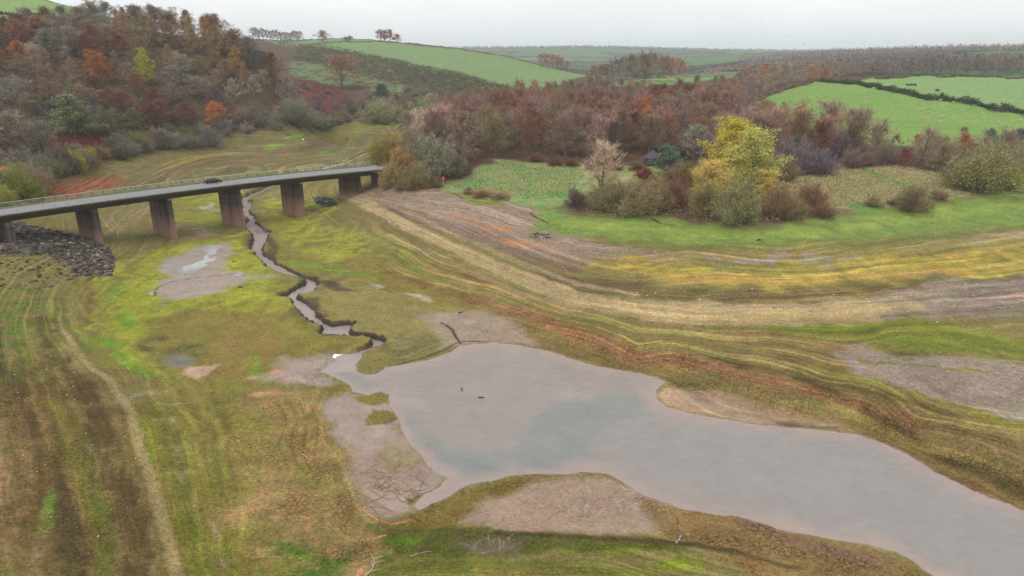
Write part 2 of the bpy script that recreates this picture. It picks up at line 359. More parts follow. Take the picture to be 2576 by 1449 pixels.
SK((176,154,116),[(870,492),(950,528),(1050,580),(1200,652),(1350,712),(1450,750),(1600,777),(1800,788),(2000,786),(2150,775),(2300,768)],4,1.5,.5,.9,st=.4)
PG((186,162,116),[(1480,765),(1700,768),(2000,765),(2200,752),(2230,790),(1900,822),(1650,808)],1.8,2,.85,st=.3)
SK((160,140,112),[(900,488),(1000,520),(1150,590),(1300,660),(1450,715),(1600,745)],1.6,.8,.5,.8); SK((162,140,105),[(980,590),(1150,668),(1300,735),(1450,775),(1700,812),(2000,815),(2200,800)],1.6,1,.5,.7)
SK((166,150,122),[(1600,760),(1800,770),(2000,768),(2200,752),(2400,735)],1.2,1,.5,.7)
PG((120,128,52),[(900,600),(1000,640),(1150,700),(1050,700),(900,640)],3,3,.6,hole=.3)
# right-hand shore
PG((134,116,70),[(1150,770),(1400,835),(1700,920),(2000,990),(2300,1085),(2600,1190),(2600,1300),(2360,1180),(2200,1095),(2000,1060),(1650,960),(1500,915),(1300,862)],1.5,1.,var=.2,cr=.8,st=.4)
SK((158,116,82),[(1150,750),(1300,788),(1400,818),(1500,853),(1600,883),(1700,903),(1830,930),(1950,963),(2080,990),(2200,1030),(2320,1075)],3.,1.8,.6,.85,cr=1)
SK((74,60,40),[(1740,900),(1850,918),(1950,940),(2100,985)],2.2,2,.9,.5,hole=.2,cr=1); SK((96,86,42),[(1980,930),(2200,985),(2400,1050)],1.6,1.4,.8,.6,cr=.8)
PG((170,142,118),[(1655,1000),(1690,972),(1800,985),(2000,1035),(2120,1065),(2000,1075),(1850,1055),(1700,1030)],1,1,.9,var=.1,wt=.5,cr=.3)
PG((150,128,84),[(1750,975),(1900,1000),(2100,1050),(2050,1062),(1900,1035),(1780,1000)],1,1,.6,cr=.5)
SK((122,86,60),[(1960,1072),(2100,1084),(2200,1100),(2280,1138),(2362,1185),(2469,1235),(2600,1290)],2.6,1.8,.8,.8,hole=.4,cr=1)
SK((88,76,44),[(2180,1040),(2300,1100),(2420,1160),(2600,1240)],2.6,1.6,.5,.8,cr=1); SK((150,134,76),[(2100,1010),(2300,1110),(2400,1135),(2600,1200)],1.6,1.2,.5,.6)
PG((142,118,76),[(2250,1030),(2450,1080),(2600,1120),(2600,1190),(2400,1130)],1.5,1,.7,cr=.6)
# left of the stream: moss flats
PG((132,122,60),[(240,720),(420,620),(640,590),(700,560),(900,600),(1000,700),(1150,760),(1250,810),(1150,850),(960,860),(820,900),(700,950),(600,1000),(420,1000),(250,900)],3,2,var=.15,st=.15)
PG((152,157,50),[(235,700),(300,655),(420,615),(600,590),(640,640),(660,700),(700,750),(660,790),(560,790),(450,780),(340,830),(350,900),(460,950),(380,950),(290,890),(220,800)],2,2.5,.9,hole=.55,st=.3)
PG((152,156,52),[(620,600),(700,700),(760,760),(700,790),(620,750)],1.5,2,.6,hole=.2)
PG((156,158,58),[(660,500),(760,490),(850,520),(800,560),(900,590),(950,640),(820,660),(730,620),(660,560)],3,3,.85,hole=.3,st=.2)
PG((140,148,44),[(420,480),(550,460),(600,470),(600,560),(500,590),(440,560)],3,3,.8,hole=.3)
PG((142,132,80),[(740,700),(860,700),(1000,740),(1150,790),(1120,850),(1000,870),(900,860),(880,820),(800,790)],2,2,.85,hole=0,st=.1)
SK((112,150,48),[(720,660),(800,672),(900,690),(950,700)],1.8,1.5,1,.8); SK((118,142,50),[(900,570),(980,610),(1060,660)],4,3,1,.6,hole=.2)
PG((126,98,56),[(900,690),(1050,735),(1180,770),(1250,790),(1150,740),(1000,680)],1.5,1.5,.7,hole=.2,cr=.5)
PG((140,114,66),[(560,790),(640,800),(720,850),(700,900),(620,960),(560,960),(520,880)],2,2,.75,hole=.2)
for pts in ([(190,820),(290,860),(330,905),(390,945),(370,965),(290,915),(200,860)],[(295,790),(340,800),(330,830),(290,820)],[(640,900),(690,960),(650,960)],[(300,700),(240,760),(265,770),(330,710)],[(730,740),(790,700),(760,690)]): PG((112,152,44),pts,1,1,.8,hole=.35,gr=.6)
SK((120,98,52),[(250,660),(215,720),(205,800),(240,870),(330,940)],1.4,1,1,.6); SK((126,116,60),[(290,700),(250,770),(265,830)],2,1,1,.5)
PG((150,128,116),[(430,560),(560,575),(540,600),(450,605)],1.5,2,.6,hole=.2); 
PG((86,80,72),[(-60,565),(60,565),(150,588),(240,610),(270,628),(284,665),(275,692),(235,698),(190,688),(120,645),(0,645),(-60,645)],1.2,1.5,.85,var=.3,st=0)
for k,(pts,w) in enumerate((([(350,500),(330,530),(300,560),(270,590)],1.2),([(375,495),(350,530),(320,560),(285,600)],.9),([(400,490),(365,535),(330,570)],1.),([(430,470),(390,500),(345,555)],.8),([(320,500),(290,535),(262,570)],.9))): SK((160,140,120),pts,w,.7,.6,.7,hole=.4)
# left bank terraces
PG((112,96,54),[(-80,960),(60,880),(150,900),(260,990),(325,1025),(350,1120),(420,1470),(-200,1700),(-300,1100)],5,4,var=.3,st=.45,cr=.6,fs=5)
PG((92,124,44),[(-80,760),(20,770),(60,800),(55,900),(30,950),(-80,970)],2,2,.85,hole=.3,gr=.6,st=.7)
PG((104,118,46),[(-80,720),(120,720),(160,830),(230,900),(120,900),(60,850),(-80,790)],2,2,.7,hole=.25,st=.9)
for l,c,w in (([(60,1000),(70,1150),(40,1300),(0,1430)],(150,122,84),1.4),([(105,1040),(110,1100),(100,1160)],(150,124,82),1.),([(130,1180),(110,1300),(70,1449)],(148,126,92),1.3),([(0,1060),(10,1150),(0,1260)],(160,132,96),1.5),([(180,1000),(200,1200),(230,1449)],(118,98,46),2),([(300,1050),(310,1200),(340,1449)],(118,92,58),2.4),([(240,1050),(250,1250),(270,1449)],(84,88,36),1.6),([(150,1050),(160,1449)],(80,72,40),1.6)): SK(c,l,w,1,.7,.6,hole=.25)
PG((92,150,28),[(100,1240),(130,1260),(125,1320),(85,1350),(95,1290)],.6,.8,.7,hole=.4)
PG((124,120,52),[(340,1020),(450,1000),(600,1010),(600,1150),(640,1300),(740,1460),(450,1460),(400,1250),(360,1100)],1.5,1.5,var=.25,cr=.3,st=.5)
PG((112,122,38),[(360,1050),(420,1100),(470,1300),(520,1460),(460,1460),(410,1300)],1.2,1,.7,hole=.2,cr=.2)
PG((82,78,46),[(490,1000),(540,1020),(560,1150),(520,1180),(500,1100)],1.5,1.5,.6,hole=.3); PG((80,74,44),[(560,1240),(650,1240),(660,1290),(600,1300)],1.2,1,.6,hole=.3)
SK((162,144,100),[(160,830),(200,895),(270,955),(318,1010),(345,1080),(370,1180),(400,1300),(430,1400),(445,1470)],1.1,.6,.3,.9,st=.2)
for y0,y1,x in ((1015,1045,440),(1055,1080,432),(1125,1150,440),(1155,1175,445),(1190,1215,455)): SK((158,142,110),[(x-35,y0),(x+45,y0-4)],.7,.5,.4,.6,hole=.3); SK((158,142,110),[(x,y0),(x+8,y1)],.9,.5,.4,.6,hole=.3)
SK((160,146,116),[(300,1010),(360,990),(450,980)],1.,.8,.5,.6,hole=.4); SK((150,134,108),[(470,1240),(500,1270),(540,1330),(560,1420)],.6,.5,.3,.7,hole=.2)
for k,(c,w,o) in enumerate(((((146,128,84)),.7,.6),((84,70,42),2.4,.7),((150,130,88),.6,.5),((124,130,52),1.8,.5),((140,120,76),.8,.5),((80,66,42),2.2,.7))):
    f=k*38+30; SK(c,[(165-f*.9,800-f*.2),(200-f*.95,895),(270-f,955+f*.3),(318-f,1010+f*.5),(345-f,1080+f*.5),(368-f,1180+f*.4),(398-f*1.05,1300+f*.3),(430-f*1.15,1470)],w,.8,.8,o*.95,hole=.35)
for k in range(7):
    f=k*16; SK(((126,108,58),(148,140,72),(104,98,50),(140,122,66))[k%4],[(330+f,900-f),(420+f,985-f*.6),(470+f,1080),(490+f,1200),(520+f,1330),(570+f,1470)],.7,.6,.5,.45,hole=.3)
for k in range(6):
    f=k*13; SK(((120,112,52),(142,132,70),(108,92,54))[k%3],[(120+f*1.6,1000-f*15+190),(150+f,760+f),(240+f,690+f*.8),(330+f,630+f*.9),(400+f*1.2,585+f*.7)],.8,.6,.6,.5,hole=.3)
# cracked tan belt
PG((168,138,90),[(600,1030),(700,985),(800,1000),(825,1070),(880,1170),(900,1255),(970,1330),(930,1470),(700,1470),(640,1350),(610,1250),(590,1130)],3.5,4,.85,var=.25,hole=.7,cr=1,st=.35)
PG((150,146,66),[(560,1040),(640,1000),(700,1080),(660,1200),(600,1160)],3,3,.7,hole=.3)
PG((132,138,50),[(720,1160),(800,1170),(870,1210),(900,1260),(820,1250),(740,1200)],1.2,1.2,.7,hole=.3,cr=.7); PG((70,112,26),[(700,1370),(850,1390),(860,1470),(690,1470)],1.2,1.2,.85,hole=.2,cr=.9,gr=.5)
PG((96,140,28),[(640,1300),(700,1340),(760,1400),(700,1400)],1,1,.7,hole=.3,cr=.6)
for k in range(4): SK((132,106,58),[(690+k*28,1000+k*4),(720+k*25,1060),(700+k*28,1120+k*6),(730+k*26,1180)],.35,.3,.4,.6)
# mud flats
PG((164,144,132),[(815,1050),(850,990),(940,983),(990,1018),(1012,1060),(1045,1120),(1075,1150),(1135,1195),(1110,1235),(1060,1250),(1045,1285),(960,1275),(895,1245),(890,1160),(865,1115),(830,1080)],1.6,1.8,var=.1,wt=.75,cr=.15,st=0)
PG((160,132,112),[(900,1150),(1000,1130),(1080,1165),(1100,1190),(1030,1240),(930,1240)],1,1,.6,wt=.5,cr=.5)
PG((134,124,58),[(960,1100),(1040,1130),(1060,1170),(1000,1190),(940,1140)],1.2,1,.45,wt=.3,cr=.4)
for pts in ([(785,965),(850,955),(882,975),(868,985),(800,982)],[(890,1000),(920,990),(978,988),(975,1010),(940,1020),(900,1014)],[(922,1060),(935,1032),(990,1034),(1000,1048),(962,1066),(930,1070)],[(1095,1225),(1130,1205),(1128,1220),(1105,1240)],[(1020,1250),(1080,1238),(1060,1260),(1030,1264)],[(800,905),(845,902),(825,925),(795,938),(785,920)]): PG((124,116,52),pts,.3,.4,.95,wt=.1,st=0)
PG((88,78,62),[(962,1064),(998,1046),(1000,1054),(975,1068)],.25,.3,.8)
PG((168,150,140),[(735,898),(830,897),(850,903),(795,925),(805,940),(850,955),(780,968),(720,962),(640,956),(690,935),(712,915)],1.6,1.8,var=.12,wt=.7,st=0)
PG((206,150,128),[(632,952),(690,930),(745,942),(715,962),(660,958)],.7,1,.85,hole=.3,wt=.5); PG((200,142,118),[(620,996),(650,984),(725,984),(700,992),(640,1000)],.6,.8,.85,hole=.3,wt=.5)
PG((200,162,142),[(462,936),(478,918),(558,920),(540,935),(500,950)],.8,1.2,.9,hole=.4,wt=.6); PG((112,112,106),[(400,905),(430,888),(490,898),(482,918),(430,926)],.8,1.2,.8,hole=.3,wt=.8)
PG((86,84,56),[(340,860),(400,850),(500,870),(480,895),(430,890),(380,900)],1.2,1.5,.6,hole=.2)
PG((166,148,136),[(405,665),(440,650),(500,620),(575,614),(585,640),(560,680),(625,690),(600,712),(540,738),(430,755),(372,748),(385,715),(440,695),(395,682)],1.6,1.8,var=.08,wt=.7,st=0)
PG((150,142,130),[(600,690),(680,690),(720,700),(640,708)],.8,1,.5,hole=.4,wt=.6); PG((130,132,116),[(400,745),(420,770),(390,780)],.8,1,.5,hole=.3,wt=.5)
PG((150,150,132),[(505,520),(545,512),(550,530),(515,535)],1,1.5,.7,hole=.4,wt=.8); PG((96,104,76),[(600,470),(690,455),(760,450),(700,470),(640,500),(600,500)],1.5,1.5,.6,hole=.3); PG((120,112,80),[(660,490),(760,478),(760,488),(690,495)],1,1,.7)
PG((186,168,156),[(920,715),(960,718),(985,732),(940,728)],.6,1,.8,hole=.3,wt=.4); PG((190,170,158),[(1010,738),(1060,742),(1095,756),(1040,752)],.5,1,.8,hole=.3,wt=.4)
PG((160,140,122),[(1040,790),(1150,775),(1260,800),(1330,840),(1340,868),(1240,860),(1170,865),(1110,880),(1130,850),(1080,830)],1,1.2,.9,var=.12,wt=.55,cr=.2,st=0)
PG((176,158,146),[(1060,800),(1120,790),(1200,805),(1180,815),(1090,815)],.6,1,.6,hole=.35,wt=.6)
PG((104,96,72),[(880,700),(840,715),(800,740),(830,700)],.8,.8,.7); PG((112,104,78),[(1000,850),(1080,840),(1130,870),(1040,895),(990,905)],1,1,.45)
SK((64,54,42),[(850,706),(910,712),(990,735)],.25,.2,.3,.8)
# near side
PG((128,112,56),[(940,1320),(1100,1260),(1230,1214),(1290,1200),(1420,1198),(1400,1215),(1300,1235),(1240,1270),(1200,1310),(1120,1320)],.8,.8,var=.2,cr=.7,st=0)
PG((166,142,122),[(1160,1310),(1210,1260),(1300,1222),(1420,1200),(1530,1197),(1590,1230),(1665,1272),(1700,1310),(1600,1345),(1450,1348),(1300,1335)],.9,1,var=.1,cr=.35,wt=.45,st=0)
PG((146,120,76),[(1600,1250),(1700,1286),(1850,1305),(1980,1345),(2180,1375),(2340,1460),(1950,1470),(1800,1400),(1650,1345)],.8,.8,var=.2,cr=1,st=.1)
PG((134,102,84),[(1850,1310),(1980,1345),(2100,1368),(2240,1400),(2180,1420),(2000,1370),(1860,1330)],.6,.6,.8,cr=1,wt=.3)
PG((92,96,36),[(940,1345),(1000,1318),(1100,1316),(1250,1332),(1400,1350),(1600,1362),(1760,1372),(1700,1392),(1400,1385),(1240,1402),(1100,1405),(1000,1390)],.7,.8,.9,cr=.7,st=0)
PG((92,138,22),[(960,1350),(1060,1345),(1100,1370),(1000,1370)],.6,.8,.7,hole=.2); PG((118,104,84),[(1130,1360),(1240,1345),(1320,1360),(1300,1392),(1180,1395)],.7,.8,.8,cr=.8,wt=.3)
PG((124,136,34),[(1400,1385),(1550,1372),(1680,1385),(1790,1430),(1700,1440),(1500,1412)],.7,.8,.9,hole=.1,cr=.4,gr=.4); PG((112,116,44),[(960,1395),(1240,1405),(1500,1420),(1900,1480),(900,1480)],.8,1,.8,cr=.6)
PG((146,132,64),[(1180,1425),(1300,1420),(1500,1450),(1200,1460)],.6,.8,.6,cr=.7); SK((70,62,36),[(1250,1338),(1450,1352),(1650,1362),(1850,1390),(2000,1430)],.9,.7,.3,.7,cr=.8)
for l in ([(918,1275),(950,1295),(975,1308),(1000,1312),(1035,1302)],[(935,1358),(955,1350),(975,1342)],[(896,1449),(902,1430)]): SK((196,142,108),l,.4,.3,.5,.8)
SK((150,112,84),[(895,1240),(960,1270),(1000,1290)],.5,.4,.3,.7)
# rivulets in the mud
def rivulets(x0,y0,x1,y1,n,seed,c=(122,88,72),bias=(1,.15),w=.16,op=.6):
    rng=random.Random(seed)
    for k in range(n):
        u=rng.uniform(x0,x1); v=rng.uniform(y0,y1); pts=[(u,v)]; a=math.atan2(bias[1],bias[0])+rng.uniform(-.6,.6)
        for j in range(rng.randint(3,6)):
            a+=rng.uniform(-.6,.6); u+=math.cos(a)*rng.uniform(7,14); v+=math.sin(a)*rng.uniform(5,9); pts.append((u,v))
        SK(c,pts,w,.14,.1,op,dig=.04)
rivulets(900,1170,1040,1240,26,3); rivulets(930,1230,1050,1280,16,4,(90,58,44)); rivulets(1340,1240,1600,1310,20,5,(128,92,74),(.5,-.6),.12); rivulets(1340,1240,1600,1310,14,15,(205,190,184),(.5,-.6),.09)
rivulets(745,905,800,950,16,6,(128,92,76),(1,.3)); rivulets(1150,820,1320,850,12,7,(132,100,84)); rivulets(1680,960,1740,985,8,8,(96,60,44)); rivulets(1180,1355,1290,1390,8,9,(200,180,172),(.5,-.8),.07)
SK((70,50,42),[(386,745),(394,722),(430,710),(500,698),(560,692),(610,688)],.3,.2,.3,.9,dig=.05); SK((60,44,34),[(1110,812),(1140,830),(1152,845),(1160,862)],.5,.2,.3,.9,dig=.1); SK((76,60,48),[(1165,855),(1230,856),(1290,866),(1350,880)],.5,.25,.3,.85,dig=.08)
SK((66,58,46),[(948,938),(1000,915),(1070,898),(1120,878),(1150,860)],.4,.25,.2,.85,dig=.08); SK((190,180,176),[(1706,1318),(1712,1345),(1700,1370)],.15,.1,.2,.8,dig=.04); SK((62,48,40),[(1700,1300),(1708,1330),(1716,1350),(1700,1375)],.15,.1,.2,.7,dig=.04)
# gentle ring marks right of the stream, wheel-like arcs
for cx_,cy_,a,b in ((865,628,60,9),(880,672,80,14),(850,668,40,7)): SK((96,90,62),[(cx_+a*math.cos(t),cy_+b*math.sin(t)) for t in np.linspace(-.4,5.4,16)],.35,.35,.4,.6)
# gullied shore above the meadow edge
for l in ([(1135,485),(1160,498),(1200,508),(1255,515)],[(1330,535),(1345,548),(1375,560)],[(1635,548),(1660,560),(1690,566)],[(1240,500),(1330,508)]): SK((66,52,38),l,.7,.4,.5,.9,dig=.25)
PG((120,140,54),[(1140,485),(1190,488),(1275,512),(1270,520),(1200,514)],.8,.8,.8)
# meadows and fields
PG((146,156,98),[(1120,482),(1135,455),(1200,424),(1290,398),(1450,412),(1700,420),(1700,440),(1500,470),(1430,520),(1360,522),(1300,508),(1180,485)],2.5,2,var=.2,gr=1,st=0)
PG((104,158,84),[(1138,476),(1170,452),(1250,450),(1300,462),(1230,472),(1180,482)],2,2,.85,hole=.2,gr=1); PG((104,158,84),[(1290,505),(1320,488),(1430,480),(1440,505),(1400,545),(1350,520)],2,2,.85,hole=.2,gr=1)
PG((108,158,88),[(1200,435),(1290,405),(1340,425),(1450,428),(1440,436),(1330,438),(1290,425)],2,2,.7,hole=.35,gr=1)
for l in ([(1285,412),(1310,440),(1335,462),(1322,500)],[(1215,440),(1190,470)],[(1440,490),(1500,440)]): SK((96,154,80),l,1.2,.8,.5,.9,gr=1)
PG((156,146,98),[(1960,500),(1990,450),(2130,402),(2200,405),(2400,445),(2500,482),(2350,505),(2150,530),(2050,530)],2.5,2,var=.2,gr=1,st=0)
PG((168,150,118),[(2150,405),(2240,408),(2400,450),(2470,478),(2420,492),(2300,455)],2,2,.8,hole=.1,gr=1); SK((82,150,56),[(2120,402),(2160,418),(2220,442),(2300,475),(2410,502)],2,1,.5,.95,gr=1)
PG((92,152,60),[(2130,515),(2200,505),(2230,525),(2160,535)],1.5,1.5,.8,gr=1)
FIELD=(126,158,78)
PG(FIELD,[(1905,250),(2050,206),(2180,215),(2620,300),(2620,378),(2300,368),(2200,372),(2150,350),(2060,330),(1960,305),(1900,285)],3,1,var=.07,fs=20,gr=1,st=0)
PG((132,162,98),[(2150,205),(2200,196),(2300,189),(2640,194),(2640,296),(2500,272),(2330,243),(2230,225)],3,1,var=.06,fs=20,gr=1,st=0)
for a,b,y in ((2240,2275,184+178),(2318,2372,197)): pass
SK((170,160,90),[(2160,253),(2190,255)],1.2,.8,.5,.7); SK((176,150,84),[(2326,260),(2375,267)],1.6,.8,.5,.9); SK((150,150,80),[(2268,271),(2290,274)],1,.8,.5,.6)
PG((122,148,96),[(770,114),(880,100),(960,106),(1130,122),(1290,148),(1400,175),(1475,190),(1400,215),(1300,226),(1210,196),(1100,178),(1000,152),(900,135)],4,3,var=.06,fs=30,gr=1,st=0)
PG((116,146,92),[(640,92),(780,92),(900,98),(1000,108),(880,103),(760,115),(700,112)],4,2,var=.08,fs=30,gr=1,st=0)
PG((70,72,50),[(760,118),(1000,150),(1200,196),(1280,222),(1140,240),(1050,215),(880,180),(760,150)],4,6,.9,var=.4,fs=8,st=0)
PG((112,140,86),[(730,155),(830,160),(900,185),(1040,225),(1000,240),(900,215),(760,200),(730,175)],5,5,.9,hole=.2,var=.15,fs=15,gr=1,st=0)
PG((106,56,48),[(740,195),(800,205),(900,245),(960,285),(900,298),(800,290),(720,290),(715,240)],4,4,.95,var=.3,fs=6,st=0); PG((110,46,40),[(130,345),(200,335),(270,360),(275,385),(200,392),(135,380)],3,3,.95,var=.3,st=0); PG((100,50,44),[(60,210),(110,240),(100,290),(60,270)],3,3,.8,st=0)
PG((132,160,94),[(-60,-10),(140,-6),(230,30),(230,50),(100,48),(60,58),(-60,70)],3,2,var=.08,fs=20,gr=1,st=0)
PG((120,152,88),[(1480,222),(1560,206),(1700,196),(1840,186),(1850,194),(1700,212),(1600,218)],3,2,var=.08,fs=20,gr=1,st=0)
PG((92,66,54),[(1130,440),(1150,410),(1300,392),(1420,405),(1400,412),(1290,402),(1190,425)],2,2,.9,st=0,gr=.5)
# far country: patchwork of fields
rng=np.random.RandomState(5); fp=np.stack([rng.uniform(-4500,4500,700),rng.uniform(500,6500,700)],1); fp[:,0]*=1.
fc=np.array([A(c) for c in ((96,126,86),(88,118,80),(84,86,74),(116,132,92),(84,114,76),(74,74,70),(104,124,86),(78,78,74))])[rng.randint(0,8,700)]
mf=(Rr>640)&(np.abs(TT.ravel())<.85)&(Y>0)
Pf=P[mf]+WN[mf]*3; d1=np.full(len(Pf),1e9); d2=d1.copy(); ci=np.zeros(len(Pf),int)
for i in range(700):
    q=Pf-fp[i]; d=q[:,0]**2*.35+q[:,1]**2; m=d<d1; d2=np.where(m,d1,np.minimum(d2,d)); ci[m]=i; d1=np.where(m,d,d1)
edge=(np.sqrt(d2)-np.sqrt(d1))
fcol=fc[ci]*(1+.1*fbm(Pf[:,0]/60,Pf[:,1]/60,3)[:,None]); e=sstep(6,14,edge*1.4)[:,None]; fcol=fcol*e+A((70,66,60))*(1-e)
ux,vx=proj(X[mf],Y[mf],Z[mf])
green_hill=((ux<1490)&(Rr[mf]<1030))|((ux>1500)&(Rr[mf]<700))
k=np.where(green_hill,0,1.)[:,None]; colr[mf]=colr[mf]*(1-k)+fcol*k; grass[mf]=.6; strand[mf]=0
hedge_pts=Pf[(edge<5)&(~green_hill)&(ux>900)]; hedge_rng=rng
# banks of the stream: dark wet peat and soil on the steep step
bk=(sstep(-.3,.05,sds)*(1-sstep(.35,.8+.4*WN[:,0],sds)))*near*nl; apply(bk*.95,(48,40,35),wt=.5,cr=0,st=0,var=.3,fs=.6)
bk=(1-sstep(.6,2.5,sds+WN[:,1]*1.5))*near*(sds>0)*nl*sstep(-.1,.3,WN[:,0]); apply(bk*.5,(84,70,50),st=0)
PG((84,72,58),[(768,750),(800,752),(812,770),(800,790),(775,765)],.8,.8,.8,st=0); PG((76,66,56),[(790,705),(860,715),(900,735),(850,735),(810,720)],.8,.8,.8,st=0); PG((72,60,48),[(690,735),(740,722),(765,705),(775,720),(720,750)],.7,.7,.8,st=0); PG((70,60,50),[(672,590),(690,600),(705,640),(690,660),(675,640)],.9,.9,.7,st=0)
bk=(1-sstep(0,.5,sdl+WF[:,0]*.15))*(sdl>-1)*(sdl<900); apply(bk*.55,(140,118,106),wt=.9,st=0)
colr=np.clip(colr,.01,.9)
i0=np.arange(NR-1)[:,None]*NT_; j0=np.arange(NT_)[None,:]; j1=(j0+1)%NT_
Fq=np.stack([(i0+j0).ravel(),(i0+j1).ravel(),(i0+NT_+j1).ravel(),(i0+NT_+j0).ravel()],1)[:,::-1]
me=mesh('ground',np.stack([X,Y,Z],1),Fq,None,True)
ca=me.color_attributes.new('Col','FLOAT_COLOR','POINT'); ca.data.foreach_set('color',np.concatenate([colr,wet[:,None]],1).astype(np.float32).ravel())
cb=me.color_attributes.new('Msk','FLOAT_COLOR','POINT'); cb.data.foreach_set('color',np.stack([crack,strand,grass,np.clip((Zs+3)/16,0,1)],1).astype(np.float32).ravel())
t=NT('ground_soil'); pos=t.n('ShaderNodeNewGeometry').outputs['Position']
at=t.n('ShaderNodeAttribute',attribute_name='Col'); am=t.n('ShaderNodeAttribute',attribute_name='Msk'); sp=t.n('ShaderNodeSeparateColor',{0:at.outputs['Color']}); sm=t.n('ShaderNodeSeparateColor',{0:am.outputs['Color']})
wetS=at.outputs['Alpha']; crS,stS,grS,zS=sm.outputs[0],sm.outputs[1],sm.outputs[2],am.outputs['Alpha']
n1=t.noise(pos,.35,5.,.6); n2=t.noise(pos,3.5,5.,.7); n3=t.noise(pos,14.,3.,.7)
c=t.mix(1.,at.outputs['Color'],t.ramp(n1,[(.25,.82),(.5,1.),(.75,1.18)]),'MULTIPLY')
dry=t.math('MULTIPLY_ADD',wetS,-.75,1.); c=t.mix(dry,c,t.mix(1.,c,t.ramp(n2,[(.3,.6),(.5,1.),(.7,1.42)]),'MULTIPLY')); c=t.mix(dry,c,t.mix(1.,c,t.ramp(t.noise(pos,1.5,5.,.8),[(.33,.72),(.5,1.),(.67,1.3)]),'MULTIPLY'))
hue=t.ramp(t.noise(pos,1.1,6.,.7),[(.3,(1.2,.93,.88)),(.5,(1,1,1)),(.7,(.86,1.08,.86))]); c=t.mix(t.math('MULTIPLY_ADD',wetS,-.4,t.math('MULTIPLY_ADD',grS,-.6,.9)),c,hue,'MULTIPLY')
# strand lines that follow the contours
zc=t.math('MULTIPLY_ADD',t.noise(pos,.07,3.),.03,zS); zc=t.math('MULTIPLY_ADD',n2,.0022,zc)
cv=t.n('ShaderNodeCombineXYZ',{2:zc}); cv2=t.n('ShaderNodeVectorMath',{0:t.n('ShaderNodeVectorMath',{0:pos,1:(.02,.02,0)},operation='MULTIPLY'),1:t.n('ShaderNodeVectorMath',{0:cv,1:(0,0,1)},operation='MULTIPLY')},operation='ADD')
s1=t.noise(t.n('ShaderNodeVectorMath',{0:cv2,1:(1,1,85.)},operation='MULTIPLY').outputs[0],1.,6.,.75)
sc=t.ramp(s1,[(.3,.36),(.44,.8),(.54,1.1),(.62,1.9)]); c=t.mix(stS,c,t.mix(1.,c,sc,'MULTIPLY'))
s2=t.noise(t.n('ShaderNodeVectorMath',{0:cv2,1:(1,1,40.)},operation='MULTIPLY').outputs[0],1.3,5.,.7)
hu=t.ramp(s2,[(.36,(1.22,.94,.94)),(.5,(1,1,1)),(.64,(.9,1.08,.7))]); c=t.mix(t.math('MULTIPLY',stS,.7),c,t.mix(1.,c,hu,'MULTIPLY'))
# drying cracks
wp=t.n('ShaderNodeVectorMath',{0:pos,1:t.n('ShaderNodeVectorMath',{0:t.n('ShaderNodeTexNoise',{'Vector':pos,'Scale':1.3}).outputs[1],1:(.5,.5,.5)},operation='MULTIPLY')},operation='ADD')
flat=t.n('ShaderNodeVectorMath',{0:wp,1:(1,1,.0)},operation='MULTIPLY')
v1=t.n('ShaderNodeTexVoronoi',{'Vector':flat,'Scale':1.7},feature='DISTANCE_TO_EDGE').outputs[0]; v2=t.n('ShaderNodeTexVoronoi',{'Vector':flat,'Scale':3.6},feature='DISTANCE_TO_EDGE').outputs[0]
ck=t.math('MAXIMUM',t.ramp(v1,[(.02,1),(.1,0)]),t.math('MULTIPLY',t.ramp(v2,[(.02,1),(.1,0)]),.35))
ckm=t.math('MULTIPLY',t.math('MULTIPLY',ck,crS),t.ramp(t.noise(pos,.16,5.,.65),[(.4,.08),(.56,1.)]))
c=t.mix(ckm,c,t.mix(1.,c,(.4,.33,.28),'MULTIPLY'))
# pale stones and dark tufts
vs=t.n('ShaderNodeTexVoronoi',{'Vector':pos,'Scale':1.4},feature='F1'); vsel=t.n('ShaderNodeSeparateColor',{0:vs.outputs['Color']}).outputs[0]
dv=t.n('ShaderNodeTexVoronoi',{'Vector':t.n('ShaderNodeMapping',{0:pos,'Scale':(1,1,1)}).outputs[0],'Scale':2.3,'Randomness':1.},feature='F1'); dsel=t.n('ShaderNodeSeparateColor',{0:dv.outputs['Color']}).outputs[1]; dm=t.math('MULTIPLY',t.ramp(dv.outputs[0],[(.12,1),(.3,0)]),t.math('MULTIPLY',t.math('GREATER_THAN',dsel,.72),t.ramp(t.noise(pos,.3,4.,.7),[(.47,0),(.6,1)]))); c=t.mix(t.math('MULTIPLY',dm,t.math('MULTIPLY',dry,.55)),c,t.mix(1.,c,(.4,.45,.35),'MULTIPLY'))
st=t.math('MULTIPLY',t.ramp(vs.outputs[0],[(.05,1),(.11,0)]),t.math('GREATER_THAN',vsel,.93)); st=t.math('MULTIPLY',st,t.math('SUBTRACT',1.,grS)); c=t.mix(t.math('MULTIPLY',st,.7),c,(.42,.38,.34))
tf=t.ramp(t.noise(pos,7.,3.,.8),[(.3,.45),(.5,1.),(.75,1.5)]); c=t.mix(t.math('MULTIPLY',grS,.45),c,t.mix(1.,c,tf,'MULTIPLY'))
dk=t.ramp(n3,[(.3,.5),(.5,1.),(.7,1.5)]); c=t.mix(t.math('MULTIPLY',dry,.75),c,t.mix(1.,c,dk,'MULTIPLY'))
hgt=t.math('MULTIPLY_ADD',n2,.4,t.math('MULTIPLY',n3,.25)); hgt=t.math('SUBTRACT',hgt,t.math('MULTIPLY',ckm,.8))
rough=t.n('ShaderNodeMapRange',{0:t.math('MULTIPLY',wetS,t.ramp(t.noise(pos,.9,4.),[(.35,.5),(.6,1.)])),1:0.,2:1.,3:.95,4:.22}).outputs[0]
bm=t.n('ShaderNodeBump',{'Strength':t.math('MULTIPLY_ADD',wetS,-.55,.75),'Distance':.12,'Height':hgt})
